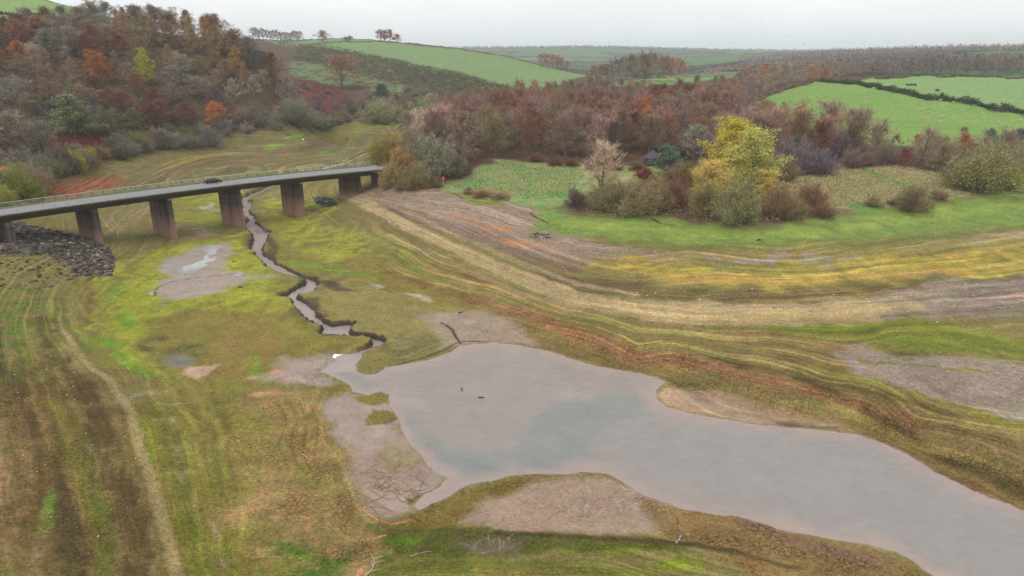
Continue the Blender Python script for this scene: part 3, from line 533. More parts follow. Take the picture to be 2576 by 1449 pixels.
p=t.n('ShaderNodeBsdfPrincipled',{'Base Color':c,'Roughness':rough,'Normal':bm,'Specular IOR Level':t.math('MULTIPLY_ADD',wetS,.35,.15)})
me.materials.append(t.out(p)); tag(link('ground',me),kind='structure')
zg_grid=Z.reshape(NR,NT_)
def ground_z(x,y):
    r=np.hypot(x,y); a=np.degrees(np.arctan2(x,y)); i=np.interp(r,rr,np.arange(NR)); j=np.interp(a,th,np.arange(NT_))
    i0=np.clip(np.floor(i).astype(int),0,NR-2); j0=np.clip(np.floor(j).astype(int),0,NT_-2); fi=i-i0; fj=j-j0
    return (zg_grid[i0,j0]*(1-fj)+zg_grid[i0,j0+1]*fj)*(1-fi)+(zg_grid[i0+1,j0]*(1-fj)+zg_grid[i0+1,j0+1]*fj)*fi
# ---------------------------------------------------------------- water
def water_mat(name,rough,bstr,scale,attr=True,col=(.3,.27,.25)):
    t=NT(name); pos=t.n('ShaderNodeNewGeometry').outputs['Position']
    base=t.n('ShaderNodeAttribute',attribute_name='Col').outputs['Color'] if attr else t.n('ShaderNodeRGB').outputs[0]
    if not attr: base.default_value=tuple(col)+(1,)
    mr=t.n('ShaderNodeMapping',{0:pos,'Rotation':(0,0,R(12)),'Scale':(.5,1.6,1)}).outputs[0]; c=t.mix(.7,base,t.ramp(t.noise(pos,.18,4.,.6,1.),[(.3,.92),(.7,1.08)]),'MULTIPLY'); c=t.mix(1.,c,t.ramp(t.noise(mr,2.2,4.,.7),[(.3,.95),(.7,1.04)]),'MULTIPLY')  # stretched streaks in the base colour imitate light and shade on ripples
    mp=t.n('ShaderNodeMapping',{0:pos,'Rotation':(0,0,R(20)),'Scale':(1,2.6,1)}).outputs[0]
    w=t.noise(mp,scale,3.,.6,.3); w2=t.noise(mp,scale*.25,2.)
    b=t.n('ShaderNodeBump',{'Strength':bstr,'Distance':.2,'Height':t.math('MULTIPLY',w,t.ramp(w2,[(.3,.4),(.65,1.)]))})
    return t.out(t.n('ShaderNodeBsdfPrincipled',{'Base Color':c,'Roughness':rough,'IOR':1.33,'Normal':b,'Specular IOR Level':.5}))
gx=np.arange(-45,150,.6); gy=np.arange(25,118,.6); GX,GY=np.meshgrid(gx,gy); LP=np.stack([GX.ravel(),GY.ravel()],1)
sd=sdist(LP,lake_xy); ny,nx=GX.shape
wcol=np.tile(A((158,147,140)),(len(LP),1))
def WP(c,pts,soft,op=1.):
    q=LP+np.stack([fbm(LP[:,0]/5,LP[:,1]/5,61),fbm(LP[:,0]/5,LP[:,1]/5,66)],1)*1.6
    m=((1-sstep(-soft,soft,sdist(q,np.array([onz(u,v,LAKE_Z) for u,v in pts]))))*op)[:,None]; wcol[:]=wcol*(1-m)+A(c)*m
WP((156,150,146),[(1500,1040),(1800,1060),(2200,1120),(2700,1350),(3000,1700),(2400,1440),(1900,1280),(1560,1190),(1500,1120)],4)
WP((140,144,140),[(1000,1000),(1080,1080),(1150,1130),(1290,1150),(1330,1060),(1420,1000),(1600,990),(1640,1040),(1560,1060),(1500,1100),(1495,1150),(1430,1190),(1280,1188),(1170,1190),(1110,1150),(1050,1100),(1010,1050)],1.4,.9)
WP((126,134,130),[(830,930),(900,930),(960,975),(1010,1030),(1060,1090),(1130,1140),(1250,1172),(1420,1165),(1430,1190),(1280,1188),(1160,1190),(1100,1140),(1040,1090),(985,1010),(960,985),(880,972),(850,945)],.7,.8)
WP((172,160,148),[(1000,990),(1060,1000),(1075,1020),(1030,1025)],.8,.7); WP((172,164,150),[(1430,975),(1500,985),(1480,1010),(1400,1000)],1.5,.6)
sh=1-sstep(0,3.6,-sd+1.6*fbm(LP[:,0]/3,LP[:,1]/3,9)); wcol=wcol*(1-.7*sh[:,None])+A((176,156,146))*.7*sh[:,None]
WP((190,160,146),[(1880,1310),(2050,1352),(2250,1388),(2346,1449),(2480,1560),(2420,1449),(2200,1370)],.9,.6)
keep=(sd<1.5).reshape(ny,nx); kf=keep[:-1,:-1]|keep[1:,1:]
I=np.arange(ny*nx).reshape(ny,nx); F=np.stack([I[:-1,:-1][kf],I[:-1,1:][kf],I[1:,1:][kf],I[1:,:-1][kf]],1)
use,inv=np.unique(F,return_inverse=True); F=inv.reshape(F.shape)
me=mesh('lake_water',np.concatenate([LP[use],np.full((len(use),1),LAKE_Z)],1),F,water_mat('lake_water',.1,.5,1.9),True)
ca=me.color_attributes.new('Col','FLOAT_COLOR','POINT'); ca.data.foreach_set('color',np.concatenate([wcol[use],np.ones((len(use),1))],1).astype(np.float32).ravel())
tag(link('lake_water',me),kind='structure')
# stream ribbon, spread a little under the banks
def spread(pl,other,k):
    d=pl-other; d/=np.linalg.norm(d,axis=1)[:,None]+1e-6; return pl+d*k
n=len(SL); a=spread(sl,sr[:n],.35); b=spread(sr[:n],sl,.35)
import bmesh
bm_=bmesh.new(); off=np.array(stream_xy)
# outward normals of the polygon for a small offset
nx_=np.roll(off,-1,0)-np.roll(off,1,0); nn=np.stack([nx_[:,1],-nx_[:,0]],1); nn/=np.linalg.norm(nn,axis=1)[:,None]+1e-9
area=.5*np.sum(off[:,0]*np.roll(off[:,1],-1)-np.roll(off[:,0],-1)*off[:,1]); nn*=1 if area>0 else -1
vs_=[bm_.verts.new((x+nx0*.3,y+ny0*.3,z+.004)) for (x,y),(nx0,ny0),z in zip(off,nn,stream_zs)]
f=bm_.faces.new(vs_); f.normal_update()
if f.normal.z<0: f.normal_flip()
bmesh.ops.triangulate(bm_,faces=[f],ngon_method='EAR_CLIP'); me=bpy.data.meshes.new('stream_water'); bm_.to_mesh(me)
me.materials.append(water_mat('stream_water',.04,.25,2.5,False,tuple(A((168,152,148))))); tag(link('stream_water',me),kind='structure')
# puddles on the mud
def puddle(pts,col=(150,146,146),z=.03):
    g=G(pts); zz=float(np.mean(ground_z(np.array([p[0] for p in g]),np.array([p[1] for p in g]))))+z
    b=bmesh.new(); V=[]
    n=len(g)
    for i in range(n):
        p,q=np.array(g[i][:2]),np.array(g[(i+1)%n][:2])
        for s in range(4):
            w=p+(q-p)*s/4; w=w+np.array([vnoise(np.array([w[0]*1.1]),np.array([w[1]*1.1]),k)[0] for k in (41,42)])*.35; V.append(b.verts.new((w[0],w[1],zz)))
    f=b.faces.new(V); f.normal_update()
    if f.normal.z<0: f.normal_flip()
    bmesh.ops.triangulate(b,faces=[f]); m=bpy.data.meshes.new('puddle'); b.to_mesh(m); m.materials.append(PM); o=link('puddle_water',m); tag(o,kind='structure'); return o
PM=water_mat('puddle_water',.02,.02,2.,False,tuple(A((178,178,178))))  # pale grey base colour paints in part of the sky's reflection
puddle([(500,628),(530,617),(578,619),(574,640),(548,648),(512,676),(482,691),(446,690),(442,676),(475,668),(512,652),(522,636)])
puddle([(404,668),(425,661),(436,660),(436,674),(415,676)]); puddle([(578,694),(600,684),(618,686),(600,696)]); puddle([(375,738),(386,730),(384,748)])
# ---------------------------------------------------------------- camera, sky, light, air
sc=bpy.context.scene
cam=bpy.data.cameras.new('camera'); co=bpy.data.objects.new('camera',cam); COL.objects.link(co); co.location=(0,0,CH); co.rotation_euler=(math.pi/2-CP,0,0)
cam.sensor_width=36; cam.lens=CF/2576*36; cam.clip_end=20000; cam.clip_start=.5; sc.camera=co
sc.view_settings.view_transform='Standard'; sc.view_settings.look='None'; sc.view_settings.exposure=0; sc.view_settings.gamma=1
w=NT('World',True); sc.world=w.m
SUN_EL,SUN_AZ=R(48),R(200)
sky=w.n('ShaderNodeTexSky',sky_type='NISHITA'); sky.sun_disc=False; sky.sun_elevation=SUN_EL; sky.sun_rotation=SUN_AZ
tc=w.n('ShaderNodeTexCoord').outputs['Generated']; sz=w.n('ShaderNodeSeparateXYZ',{0:tc})
mp=w.n('ShaderNodeMapping',{0:tc,'Scale':(1.2,1.2,5)}).outputs[0]
cl=w.noise(mp,1.6,5.,.55); grad=w.ramp(sz.outputs[2],[(0.,(.80,.86,.91)),(.04,(.97,1.,1.02)),(.1,(1.12,1.12,1.125)),(1.,(1.14,1.14,1.14))])
cc=w.mix(1.,grad,w.ramp(cl,[(.3,.9),(.7,1.06)]),'MULTIPLY')
lay=w.mix(.93,w.mix(1.,sky.outputs[0],(.1,.1,.1),'MULTIPLY'),cc)
w.n('ShaderNodeOutputWorld',{0:w.n('ShaderNodeBackground',{0:lay,1:1.})})
sl_=bpy.data.lights.new('sun','SUN'); sl_.energy=1.5; sl_.angle=R(25); sl_.color=(1,.97,.92); so=bpy.data.objects.new('sun',sl_); COL.objects.link(so)
# light arrives from behind-left of the camera
dirv=(math.sin(R(-28))*math.cos(SUN_EL),-math.cos(R(-28))*math.cos(SUN_EL),math.sin(SUN_EL))
import mathutils
so.rotation_euler=mathutils.Vector(dirv).to_track_quat('Z','Y').to_euler(); sky.sun_rotation=math.atan2(dirv[0],dirv[1])
b=MB(); b.box((0,0,51),(6800,6800,59)); t=NT('haze_air')
pv=t.n('ShaderNodeVolumePrincipled',{'Color':(.88,.95,1.,1),'Density':HAZE}); t.n('ShaderNodeOutputMaterial',{1:pv}); 
if HAZE>0:
    hz=b.build('haze',t.m); tag(hz,kind='stuff'); t.m.cycles.homogeneous_volume=True if hasattr(t.m.cycles,'homogeneous_volume') else None
sc.cycles.volume_bounces=2; sc.cycles.use_denoising=DENOISE; sc.cycles.denoising_prefilter='NONE'; sc.cycles.max_bounces=5; sc.cycles.diffuse_bounces=2; sc.cycles.glossy_bounces=2; sc.cycles.transparent_max_bounces=4
# ---------------------------------------------------------------- bridge
DZ=12.0
P1=np.array([(-111.9,146.1),(-99.5,157.6),(-87.3,171.5),(-73.5,183.9),(-60.1,194.3),(-46,203.6),(-40,207.6)]); qf=np.polyfit(P1[:,0],P1[:,1],2)
xs=np.linspace(-150,-27,260); path=np.stack([xs,np.polyval(qf,xs)],1); seg=np.concatenate([[0],np.cumsum(np.linalg.norm(np.diff(path,axis=0),axis=1))])
def at(s): return np.array([np.interp(s,seg,path[:,0]),np.interp(s,seg,path[:,1])])
def fr(s):
    p=at(s); d=at(s+.5)-at(s-.5); d/=np.linalg.norm(d); return p,d,np.array([-d[1],d[0]])
def s_of(x): return float(np.interp(x,path[:,0],seg))
S0,S1=3.,s_of(-39.5)
def bpath(z,a=S0,b_=S1,st=3.): return [((*at(s),z),fr(s)[2]) for s in np.linspace(a,b_,max(2,int((b_-a)/st)))]
BW=10.6
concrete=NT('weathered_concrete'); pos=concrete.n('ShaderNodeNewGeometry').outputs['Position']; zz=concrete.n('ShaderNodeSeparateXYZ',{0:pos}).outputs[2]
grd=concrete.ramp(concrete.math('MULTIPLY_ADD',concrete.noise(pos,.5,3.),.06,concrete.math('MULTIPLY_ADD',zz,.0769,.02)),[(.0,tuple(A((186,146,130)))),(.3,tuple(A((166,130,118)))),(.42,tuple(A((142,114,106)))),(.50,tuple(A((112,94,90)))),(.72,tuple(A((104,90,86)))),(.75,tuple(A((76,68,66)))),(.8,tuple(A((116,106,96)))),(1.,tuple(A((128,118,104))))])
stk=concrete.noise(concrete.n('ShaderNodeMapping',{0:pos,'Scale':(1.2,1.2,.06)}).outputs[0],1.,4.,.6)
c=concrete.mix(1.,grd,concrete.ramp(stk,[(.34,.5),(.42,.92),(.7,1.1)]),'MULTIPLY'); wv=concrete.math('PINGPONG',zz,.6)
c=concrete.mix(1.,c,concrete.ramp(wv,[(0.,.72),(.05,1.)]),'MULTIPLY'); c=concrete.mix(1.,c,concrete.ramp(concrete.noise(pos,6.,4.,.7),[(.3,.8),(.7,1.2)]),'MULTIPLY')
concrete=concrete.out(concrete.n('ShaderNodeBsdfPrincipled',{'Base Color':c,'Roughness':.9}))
M=dict(slab=plain('mossy_slab',A((112,112,84)),.9,noise=.4,scale=1.5),steel=plain('dark_red_steel',A((64,44,42)),.6,noise=.3,scale=.8),asph=plain('asphalt',A((150,146,152)),.9,noise=.08,scale=.7),
    kerb=plain('kerb_stone',A((110,106,102)),.85),verge=plain('verge_grass',A((104,122,62)),.95,noise=.5,scale=1.2),rail=plain('pale_rail',(.46,.46,.38),.5,noise=.12,scale=1.),rail3=plain('mossy_post',A((96,104,78)),.8),rail2=plain('grey_rail',(.42,.42,.4),.55,noise=.15,scale=1.),
    cap=plain('bearing_steel',A((54,48,44)),.7),white=plain('white_paint',A((235,238,240)),.5,noise=.03),moss=plain('edge_moss',A((60,62,36)),.95,noise=.5,scale=1.5))
br=bpy.data.objects.new('road_bridge',None); COL.objects.link(br); br.location=(*at(s_of(-75)),0.)
tag(br,'long low concrete road bridge on tall slab piers crossing the dried out reservoir arm','bridge')
def bp(mb,name,mat,parent=br,smooth=False):
    if parent is br: off=np.array(br.location)
    else: off=np.array(br.location)
    mb.V=[np.array(v)-off for v in mb.V]; return mb.build(name,mat,parent,smooth)
def rect(a,b_,z0,z1): return [(a,z0),(b_,z0),(b_,z1),(a,z1)]
m=MB(); m.sweep(bpath(DZ),rect(0.,BW,-.34,0.)); bp(m,'deck_slab',M['slab'])
m=MB(); m.sweep(bpath(DZ),rect(-.06,.0-.002,-.42,.02)); bp(m,'mossy_edge',M['moss'])
m=MB(); m.sweep(bpath(DZ),rect(.55,.9,.004,.12)); bp(m,'kerb',M['kerb']); 
m=MB(); m.sweep(bpath(DZ),rect(8.3,8.6,.004,.14)); bp(m,'kerb',M['kerb'])
m=MB(); m.sweep(bpath(DZ),rect(.902,8.298,.003,.06)); bp(m,'road_surface',M['asph'])
m=MB(); m.sweep(bpath(DZ),rect(8.602,10.4,.003,.17)); bp(m,'grass_verge',M['verge'])
m=MB(); m.sweep(bpath(DZ),rect(.06,.52,.003,.09)); bp(m,'grass_verge',M['verge'])
for a in (.9,3.6,6.6,9.3):
    m=MB(); m.sweep(bpath(DZ),[(a-.16,-1.47),(a+.16,-1.47),(a+.16,-1.43),(a+.03,-1.41),(a+.03,-.36),(a-.03,-.36),(a-.03,-1.41),(a-.16,-1.43)]); bp(m,'girder',M['steel'])
PIERX=[s_of(x) for x in (-111.2,-99.2,-86.6,-73.6,-60.4,-45.9)]
def deckrail(off,name,mat,rads,label=None):
    m=MB(); 
    for z,rd in rads: m.tube([(*(at(s)+fr(s)[2]*off),DZ+z) for s in np.linspace(S0,S1,60)],rd,6)
    g=bp(m,name,mat); pm=mat if name[0]=='n' else M['rail3']
    if label: g['label']=label
    sp=[]; ends=[S0]+PIERX+[S1]
    for a,b_ in zip(ends[:-1],ends[1:]):
        k=max(2,round((b_-a)/2.7)); sp+=list(np.linspace(a+.28,b_-.28,k+1))
    for s in sp:
        p=at(s)+fr(s)[2]*off; m=MB(); _,d,l=fr(s); m.box((p[0],p[1],DZ+.56),(.065,.09,.55),((d[0],d[1],0),(l[0],l[1],0),(0,0,1))); bp(m,'rail_post',pm,g)
deckrail(.28,'near_guard_rail',M['rail2'],((1.1,.05),(.78,.022),(.45,.022)))
deckrail(10.15,'far_guard_rail',M['rail'],((1.1,.075),(.78,.035),(.45,.035)))
PN=[(-110.6,146.6),(-100.,160.9),(-88.8,174.6),(-75.3,186.5),(-61.6,198.2),(-46.6,207.8)]; l=np.array([-.86,.51]); d=np.array([.51,.86])
for i,pn in enumerate(PN):
    p=np.array(pn); W_=8.3; mid=p+l*W_/2; gz=float(min(ground_z(*(p+l*k)) for k in (0,4,8)))-1.2; topz=DZ-1.62
    m=MB(); A3=((d[0],d[1],0),(l[0],l[1],0),(0,0,1)); m.box((mid[0],mid[1],(gz+topz)/2),(.62,W_/2,(topz-gz)/2),A3,.985)
    if i==1: m.box((*(p+l*2.3),(gz+topz)/2),(.74,.3,(topz-gz)/2),A3,.99)
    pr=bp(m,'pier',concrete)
    m=MB(); m.box((mid[0],mid[1],topz+.07),(.5,W_/2-.3,.068),A3); bp(m,'bearing_shelf',M['cap'],pr)
    if i in (2,4):
        q=p-l*.02; m=MB(); m.box((q[0],q[1],topz-.6),(.34,.03,.16),A3); bp(m,'marker_plate',M['white'],pr)
p,d,l=fr(S1-.6); mid=p+l*BW/2; A3=((d[0],d[1],0),(l[0],l[1],0),(0,0,1)); m=MB(); m.box((mid[0]+1.,mid[1]+1.,7.4),(.9,5.0,4.55-.0),A3); bp(m,'abutment',concrete)
# road behind the trees at the bridge end
pe,de,le=fr(S1); rp=[]
for k in range(8):
    an=math.atan2(de[1],de[0])+.05*k; dd=np.array([math.cos(an),math.sin(an)])
    q=pe if k==0 else q+dd*4; rp.append(((q[0],q[1],DZ-.35*k),np.array([-dd[1],dd[0]])))
m=MB(); m.sweep(rp,rect(.9,8.3,-.4,.05)); tag(m.build('road',M['asph']),kind='structure')
# ---------------------------------------------------------------- car
def P3(s,a,z): p,d,l=fr(s); q=p+l*a; return (q[0],q[1],z)
cs=s_of(-77.2); cp,cd_,cl_=fr(cs); cpos=cp+cl_*6.6
car=bpy.data.objects.new('hatchback_car',None); COL.objects.link(car); car.location=(*cpos,DZ+.06); car.rotation_euler=(0,0,math.atan2(cd_[1],cd_[0])); tag(car,'dark blue-black hatchback car driving across the bridge','car')
bm_=bmesh.new(); prof=[(-2.1,.35),(-2.15,.62),(-2.08,.98),(-1.9,1.05),(-1.55,1.42),(-1.2,1.5),(-.1,1.52),(.35,1.42),(1.05,1.02),(1.75,.92),(2.08,.72),(2.12,.4),(2.0,.28),(-1.95,.28)]
def carprof(y,k): return [bm_.verts.new((x,y*(1 if z<1.0 else (.8 if z>1.3 else .93)),z)) for x,z in prof]
r=[carprof(y,0) for y in (-.88,-.5,.5,.88)]
n=len(prof)
for a,b_ in zip(r[:-1],r[1:]):
    for i in range(n): bm_.faces.new((a[i],a[(i+1)%n],b_[(i+1)%n],b_[i]))
bm_.faces.new(r[0][::-1]); bm_.faces.new(r[-1]); bmesh.ops.recalc_face_normals(bm_,faces=bm_.faces)
me=bpy.data.meshes.new('body'); bm_.to_mesh(me); paint=plain('dark_paint',(.012,.014,.02),.2,noise=.02,spec=.6); me.materials.append(paint); cb_=link('body',me,car)
glass=plain('car_glass',(.03,.035,.045),.06,noise=.01,spec=.8); tyre=plain('tyre',(.015,.015,.016),.9); rimm=plain('rim',(.3,.3,.31),.35,.6); redl=plain('tail_lens',(.35,.02,.02),.2); clr=plain('lamp_lens',(.6,.62,.64),.15); roofm=plain('roof_panel',(.25,.27,.3),.18,noise=.02,spec=.8)
for sy in (-1,1):
    m=MB(); m.V=[(-1.55,sy*.80,1.38),(-.55,sy*.745,1.44),(-.55,sy*.885,1.04),(-1.8,sy*.885,1.06),(-.45,sy*.745,1.44),(.28,sy*.745,1.38),(.85,sy*.885,1.05),(-.45,sy*.885,1.04)]; m.V=[(x,y+sy*.012,z) for x,y,z in m.V]+[(x,y-sy*.02,z) for x,y,z in m.V]
    m.F=[(0,1,2,3),(4,5,6,7),(8,11,10,9),(12,15,14,13)]; m.build('side_window',glass,cb_)
m=MB(); m.V=[(.4,-.68,1.41),(.4,.68,1.41),(1.06,.78,1.035),(1.06,-.78,1.035)]; m.V=[(x+.02,y,z+.015) for x,y,z in m.V]+[(x,y,z-.02) for x,y,z in m.V]; m.F=[(0,1,2,3),(4,7,6,5)]; m.build('windscreen',glass,cb_)
m=MB(); m.V=[(-1.58,-.66,1.4),(-1.58,.66,1.4),(-1.9,.74,1.08),(-1.9,-.74,1.08)]; m.V=[(x-.02,y,z+.012) for x,y,z in m.V]; m.F=[(0,1,2,3)]; m.build('rear_window',glass,cb_)
m=MB(); m.box((-.6,0,1.535),(.75,.6,.015)); m.build('roof_panel',roofm,cb_)
for x in (-1.3,1.32):
    for y in (-.84,.84):
        m=MB(); m.tube([(x,y-.1,.32),(x,y+.1,.32)],.33,18); wo=m.build('wheel',tyre,car); m=MB(); m.tube([(x,y+math.copysign(.1,y)-.0,.32),(x,y+math.copysign(.115,y),.32)],.21,14); m.build('rim',rimm,wo)
for y in (-.68,.68):
    m=MB(); m.box((2.03,y,.7),(.07,.16,.07)); m.build('headlight',clr,car); m=MB(); m.box((-2.08,y,.88),(.05,.14,.1)); m.build('tail_light',redl,car)
for y in (-.95,.95): m=MB(); m.box((.62,y,1.08),(.08,.09,.07)); m.build('wing_mirror',paint,car)
# warning plate on the roadside seen at two places on the near rail
for s in (s_of(-87.3)-.0,s_of(-66.)):
    q=P3(s,.52,DZ+.1); p,d,l=fr(s); m=MB(); m.box((q[0],q[1],DZ+.5),(.03,.03,.4)); e=bpy.data.objects.new('marker_sign',None); COL.objects.link(e); e.location=(0,0,0); m.build('post',M['rail2'],e)
    m=MB(); m.box((q[0]-l[0]*.05,q[1]-l[1]*.05,DZ+.85),(.28,.02,.14),((d[0],d[1],0),(l[0],l[1],0),(0,0,1))); m.build('plate',M['white'],e)
    tag(e,'small white plate on the bridge near rail, '+('left of the car' if s<s_of(-80) else 'right of the car'),'sign','white marker plates on the bridge')
# ---------------------------------------------------------------- vegetation
def leafmat(name,rnd=.45,use_obj=True,col=(.1,.1,.1)):
    t=NT(name); g=t.n('ShaderNodeNewGeometry')
    if use_obj: c=t.n('ShaderNodeObjectInfo').outputs['Color']
    else: c=t.n('ShaderNodeAttribute',attribute_name='Col').outputs['Color']
    r=t.ramp(g.outputs['Random Per Island'],[(0.,(1-rnd,1-rnd,1-rnd)),(.5,(1,1,1)),(.85,(1+rnd,1+rnd*.95,1+rnd*.8)),(1.,(1+rnd*1.6,1+rnd*1.4,1+rnd*1.1))])
    c=t.mix(1.,c,r,'MULTIPLY'); p=t.noise(g.outputs['Position'],.45,3.); c=t.mix(1.,c,t.ramp(p,[(.3,.7),(.7,1.3)]),'MULTIPLY')
    return t.out(t.n('ShaderNodeBsdfPrincipled',{'Base Color':c,'Roughness':1.,'Specular IOR Level':.05}))
LEAF=leafmat('twigs_and_leaves'); LEAFV=leafmat('scrub_leaves',.4,False); BARK=plain('bark',A((112,100,88)),.95,noise=.35,scale=3.); BARKP=plain('pale_bark',A((186,178,164)),.9,noise=.2,scale=3.)
def tris(P0,D,Wd):
    """thin triangles from base points P0 along D with half width vectors Wd"""
    n=len(P0); V=np.empty((n,3,3)); V[:,0]=P0-Wd; V[:,1]=P0+Wd; V[:,2]=P0+D
    return V.reshape(-1,3),np.arange(n*3).reshape(-1,3)
def nrm(a): return a/(np.linalg.norm(a,axis=-1,keepdims=True)+1e-9)
def make(seed,H=12.,Rc=4.5,base=.22,np_=14,ns=5,nt=4,nk=7,e0=25,e1=72,tw=(.8,1.5),wid=.05,leaf=0,ls=.3,prof='round',multi=False,trunk_r=.2,lean=0.,pull=.55,side=3):
    rg=np.random.RandomState(seed); m=MB(); tips=[];dirs=[]
    tr=lambda t: np.array([lean*H*t*t+math.sin(t*5+seed)*.25*t,math.cos(t*4+seed)*.25*t,H*.93*t])
    if not multi: m.tube([tr(t)-np.array([0,0,.5 if t==0 else 0]) for t in (0,.15,.3,.5,.7,.86,1.)],[trunk_r*1.4,trunk_r*1.05,trunk_r*.9,trunk_r*.66,trunk_r*.4,trunk_r*.22,trunk_r*.08],6,False)
    for i in range(np_):
        t=base+(1-base)*(i+.5)/np_; az=i*2.39996+rg.uniform(-.4,.4)
        k=(t-base)/(1-base)
        if prof=='round': L=Rc*(.62+.38*math.sin(math.pi*min(1,k*.9+.12)))*(1.08-.35*k)
        elif prof=='vase': L=Rc*(.7+.5*k)*(1.05-.25*k*k)
        elif prof=='larch': L=Rc*(1.06-k**1.6)
        elif prof=='col': L=Rc*(.8+.4*math.sin(math.pi*k))
        else: L=Rc
        L*=rg.uniform(.66,1.2); el=R(e0+(e1-e0)*k+rg.uniform(-8,8)); p=tr(t)
        if multi: p=np.array([rg.uniform(-.3,.3)*Rc*.5,rg.uniform(-.3,.3)*Rc*.5,-.2]); el=R(rg.uniform(e0,e1)); L=1/math.sqrt((math.cos(el)/Rc)**2+(math.sin(el)/H)**2)*rg.uniform(.78,1.)
        d=np.array([math.cos(az)*math.cos(el),math.sin(az)*math.cos(el),math.sin(el)]); pts=[p]; dd=d.copy()
        for s in range(3): pts.append(pts[-1]+dd*L/3); dd=nrm(dd+np.array([0,0,.14 if prof!='larch' else -.05])+rg.normal(0,.1,3))
        r0=trunk_r*(.42 if not multi else .5)*(1-.5*k); m.tube(pts,[r0,r0*.75,r0*.5,r0*.2],4,False)
        for j in range(ns):
            s=.25+.75*(j+.6)/ns; q=pts[0]+(pts[3]-pts[0])*s+ (pts[1]-pts[0])*0; q=np.array([np.interp(s*3,range(4),[a[c_] for a in pts]) for c_ in range(3)])
            d2=nrm(dd*.6+nrm(rg.normal(0,1,3)*np.array([1,1,.6]))*.9+np.array([0,0,.25 if prof!='larch' else 0])); L2=L*rg.uniform(.28,.48)
            m.tube([q,q+d2*L2*.55,q+d2*L2+np.array([0,0,.05*L2])],[r0*.32,r0*.2,.012],side,False)
            for k2 in range(nt):
                o=q+d2*L2*(k2+1)/nt+rg.normal(0,.16*L**.5,3); tips.append(o); dirs.append(nrm(d2*.5+d*.5))
    T=np.array(tips); Dn=np.array(dirs); n=len(T); V=[];F=[]; off=0
    ctr=np.array([0,0,H*.35 if not multi else 0])
    if nk:
        P0=np.repeat(T,nk,0)+rg.normal(0,.22,(n*nk,3)); out=nrm(P0-ctr); D=nrm(out*pull+np.repeat(Dn,nk,0)*.35+np.array([0,0,.35])+rg.normal(0,.42,(n*nk,3)))*rg.uniform(tw[0],tw[1],(n*nk,1))
        W=nrm(np.cross(D,rg.normal(0,1,D.shape)))*wid*.5; v,f=tris(P0,D,W); V.append(v);F.append(f+off); off+=len(v)
    if leaf:
        P0=np.repeat(T,leaf,0)+rg.normal(0,.42,(n*leaf,3)); D=nrm(rg.normal(0,1,P0.shape))*ls*rg.uniform(.7,1.3,(n*leaf,1)); W=nrm(np.cross(D,rg.normal(0,1,D.shape)))*ls*.42
        v,f=tris(P0,D,W); V.append(v);F.append(f+off)
    V=np.concatenate(V);F=np.concatenate(F); k=V[:,2]<.05; V[k,2]=.05
    return mesh('trunk',m.V,m.F,BARK),mesh('crown',V,F,LEAF),float(np.percentile(V[:,2],98.5)),float(np.percentile(np.hypot(V[:,0],V[:,1]),93))
KIND={}
def addk(name,n,**kw): KIND[name]=[make(sum(map(ord,name))*7+i*13,**kw) for i in range(n)]
addk('bare',5,H=13,Rc=5.4,np_=17,ns=6,nt=4,nk=11,e0=30,e1=80,prof='vase',wid=.06,tw=(.7,1.4))
addk('bareround',4,H=12,Rc=5.6,base=.14,np_=20,ns=6,nt=4,nk=12,e0=12,e1=80,prof='round',wid=.06,tw=(.6,1.2))
addk('beech',4,H=13,Rc=5.4,base=.14,np_=20,ns=6,nt=4,nk=4,e0=8,e1=74,leaf=9,ls=.34,prof='round')
addk('larch',3,H=15,Rc=4.4,base=.12,np_=30,ns=5,nt=3,nk=4,e0=-4,e1=35,leaf=9,ls=.3,prof='larch',trunk_r=.2,tw=(.4,.8))
addk('leafy',3,H=12,Rc=4.8,base=.12,np_=20,ns=6,nt=4,nk=1,e0=5,e1=75,leaf=18,ls=.3,prof='round')
addk('poplar',2,H=20,Rc=6.,base=.05,np_=42,ns=6,nt=4,nk=2,e0=28,e1=80,leaf=24,ls=.26,prof='col',trunk_r=.3)
addk('shrub',4,H=4.6,Rc=3.8,np_=30,ns=6,nt=3,nk=15,e0=8,e1=86,multi=True,trunk_r=.12,wid=.05,tw=(.45,.95),pull=.8)
addk('willow',3,H=7.5,Rc=5.2,np_=36,ns=7,nt=3,nk=10,e0=10,e1=86,multi=True,trunk_r=.15,wid=.06,tw=(.5,1.),leaf=12,ls=.2,pull=.8)
addk('upright',2,H=13,Rc=5.,base=.12,np_=18,ns=6,nt=4,nk=9,e0=48,e1=84,prof='vase',wid=.045,tw=(1.,1.9),trunk_r=.26)
addk('slim',3,H=12,Rc=1.9,base=.3,np_=12,ns=4,nt=3,nk=6,e0=40,e1=78,prof='col',wid=.05,tw=(.5,1.),trunk_r=.12)
def farmesh(seed,H=13,Rc=5,leafy=False,low=False):
    t,c,_,_=make(seed,H=H,Rc=Rc,base=.2,np_=12,ns=5,nt=3,nk=5 if not leafy else 2,e0=25,e1=78,tw=(1.,2.),wid=.13,leaf=6 if leafy else 1,ls=.7,prof='round',side=3)
    V=np.concatenate([np.array([v.co[:] for v in t.vertices]),np.array([v.co[:] for v in c.vertices])]); nt=len(t.vertices)
    me=mesh('far_tree',V,[tuple(p.vertices) for p in t.polygons]+[tuple(a+nt for a in p.vertices) for p in c.polygons],[BARK,LEAF])
    me.polygons.foreach_set('material_index',[0]*len(t.polygons)+[1]*len(c.polygons)); return me,H,Rc
FARK=[farmesh(900+i) for i in range(3)]; FARL=[farmesh(950+i,leafy=True) for i in range(2)]
rp_=random.Random(11); LKD=dict(bare=1.65,bareround=1.6,beech=1.55,larch=1.6,leafy=1.6,poplar=1.95,shrub=1.75,willow=1.5,upright=2.,slim=1.9); LK=1.8
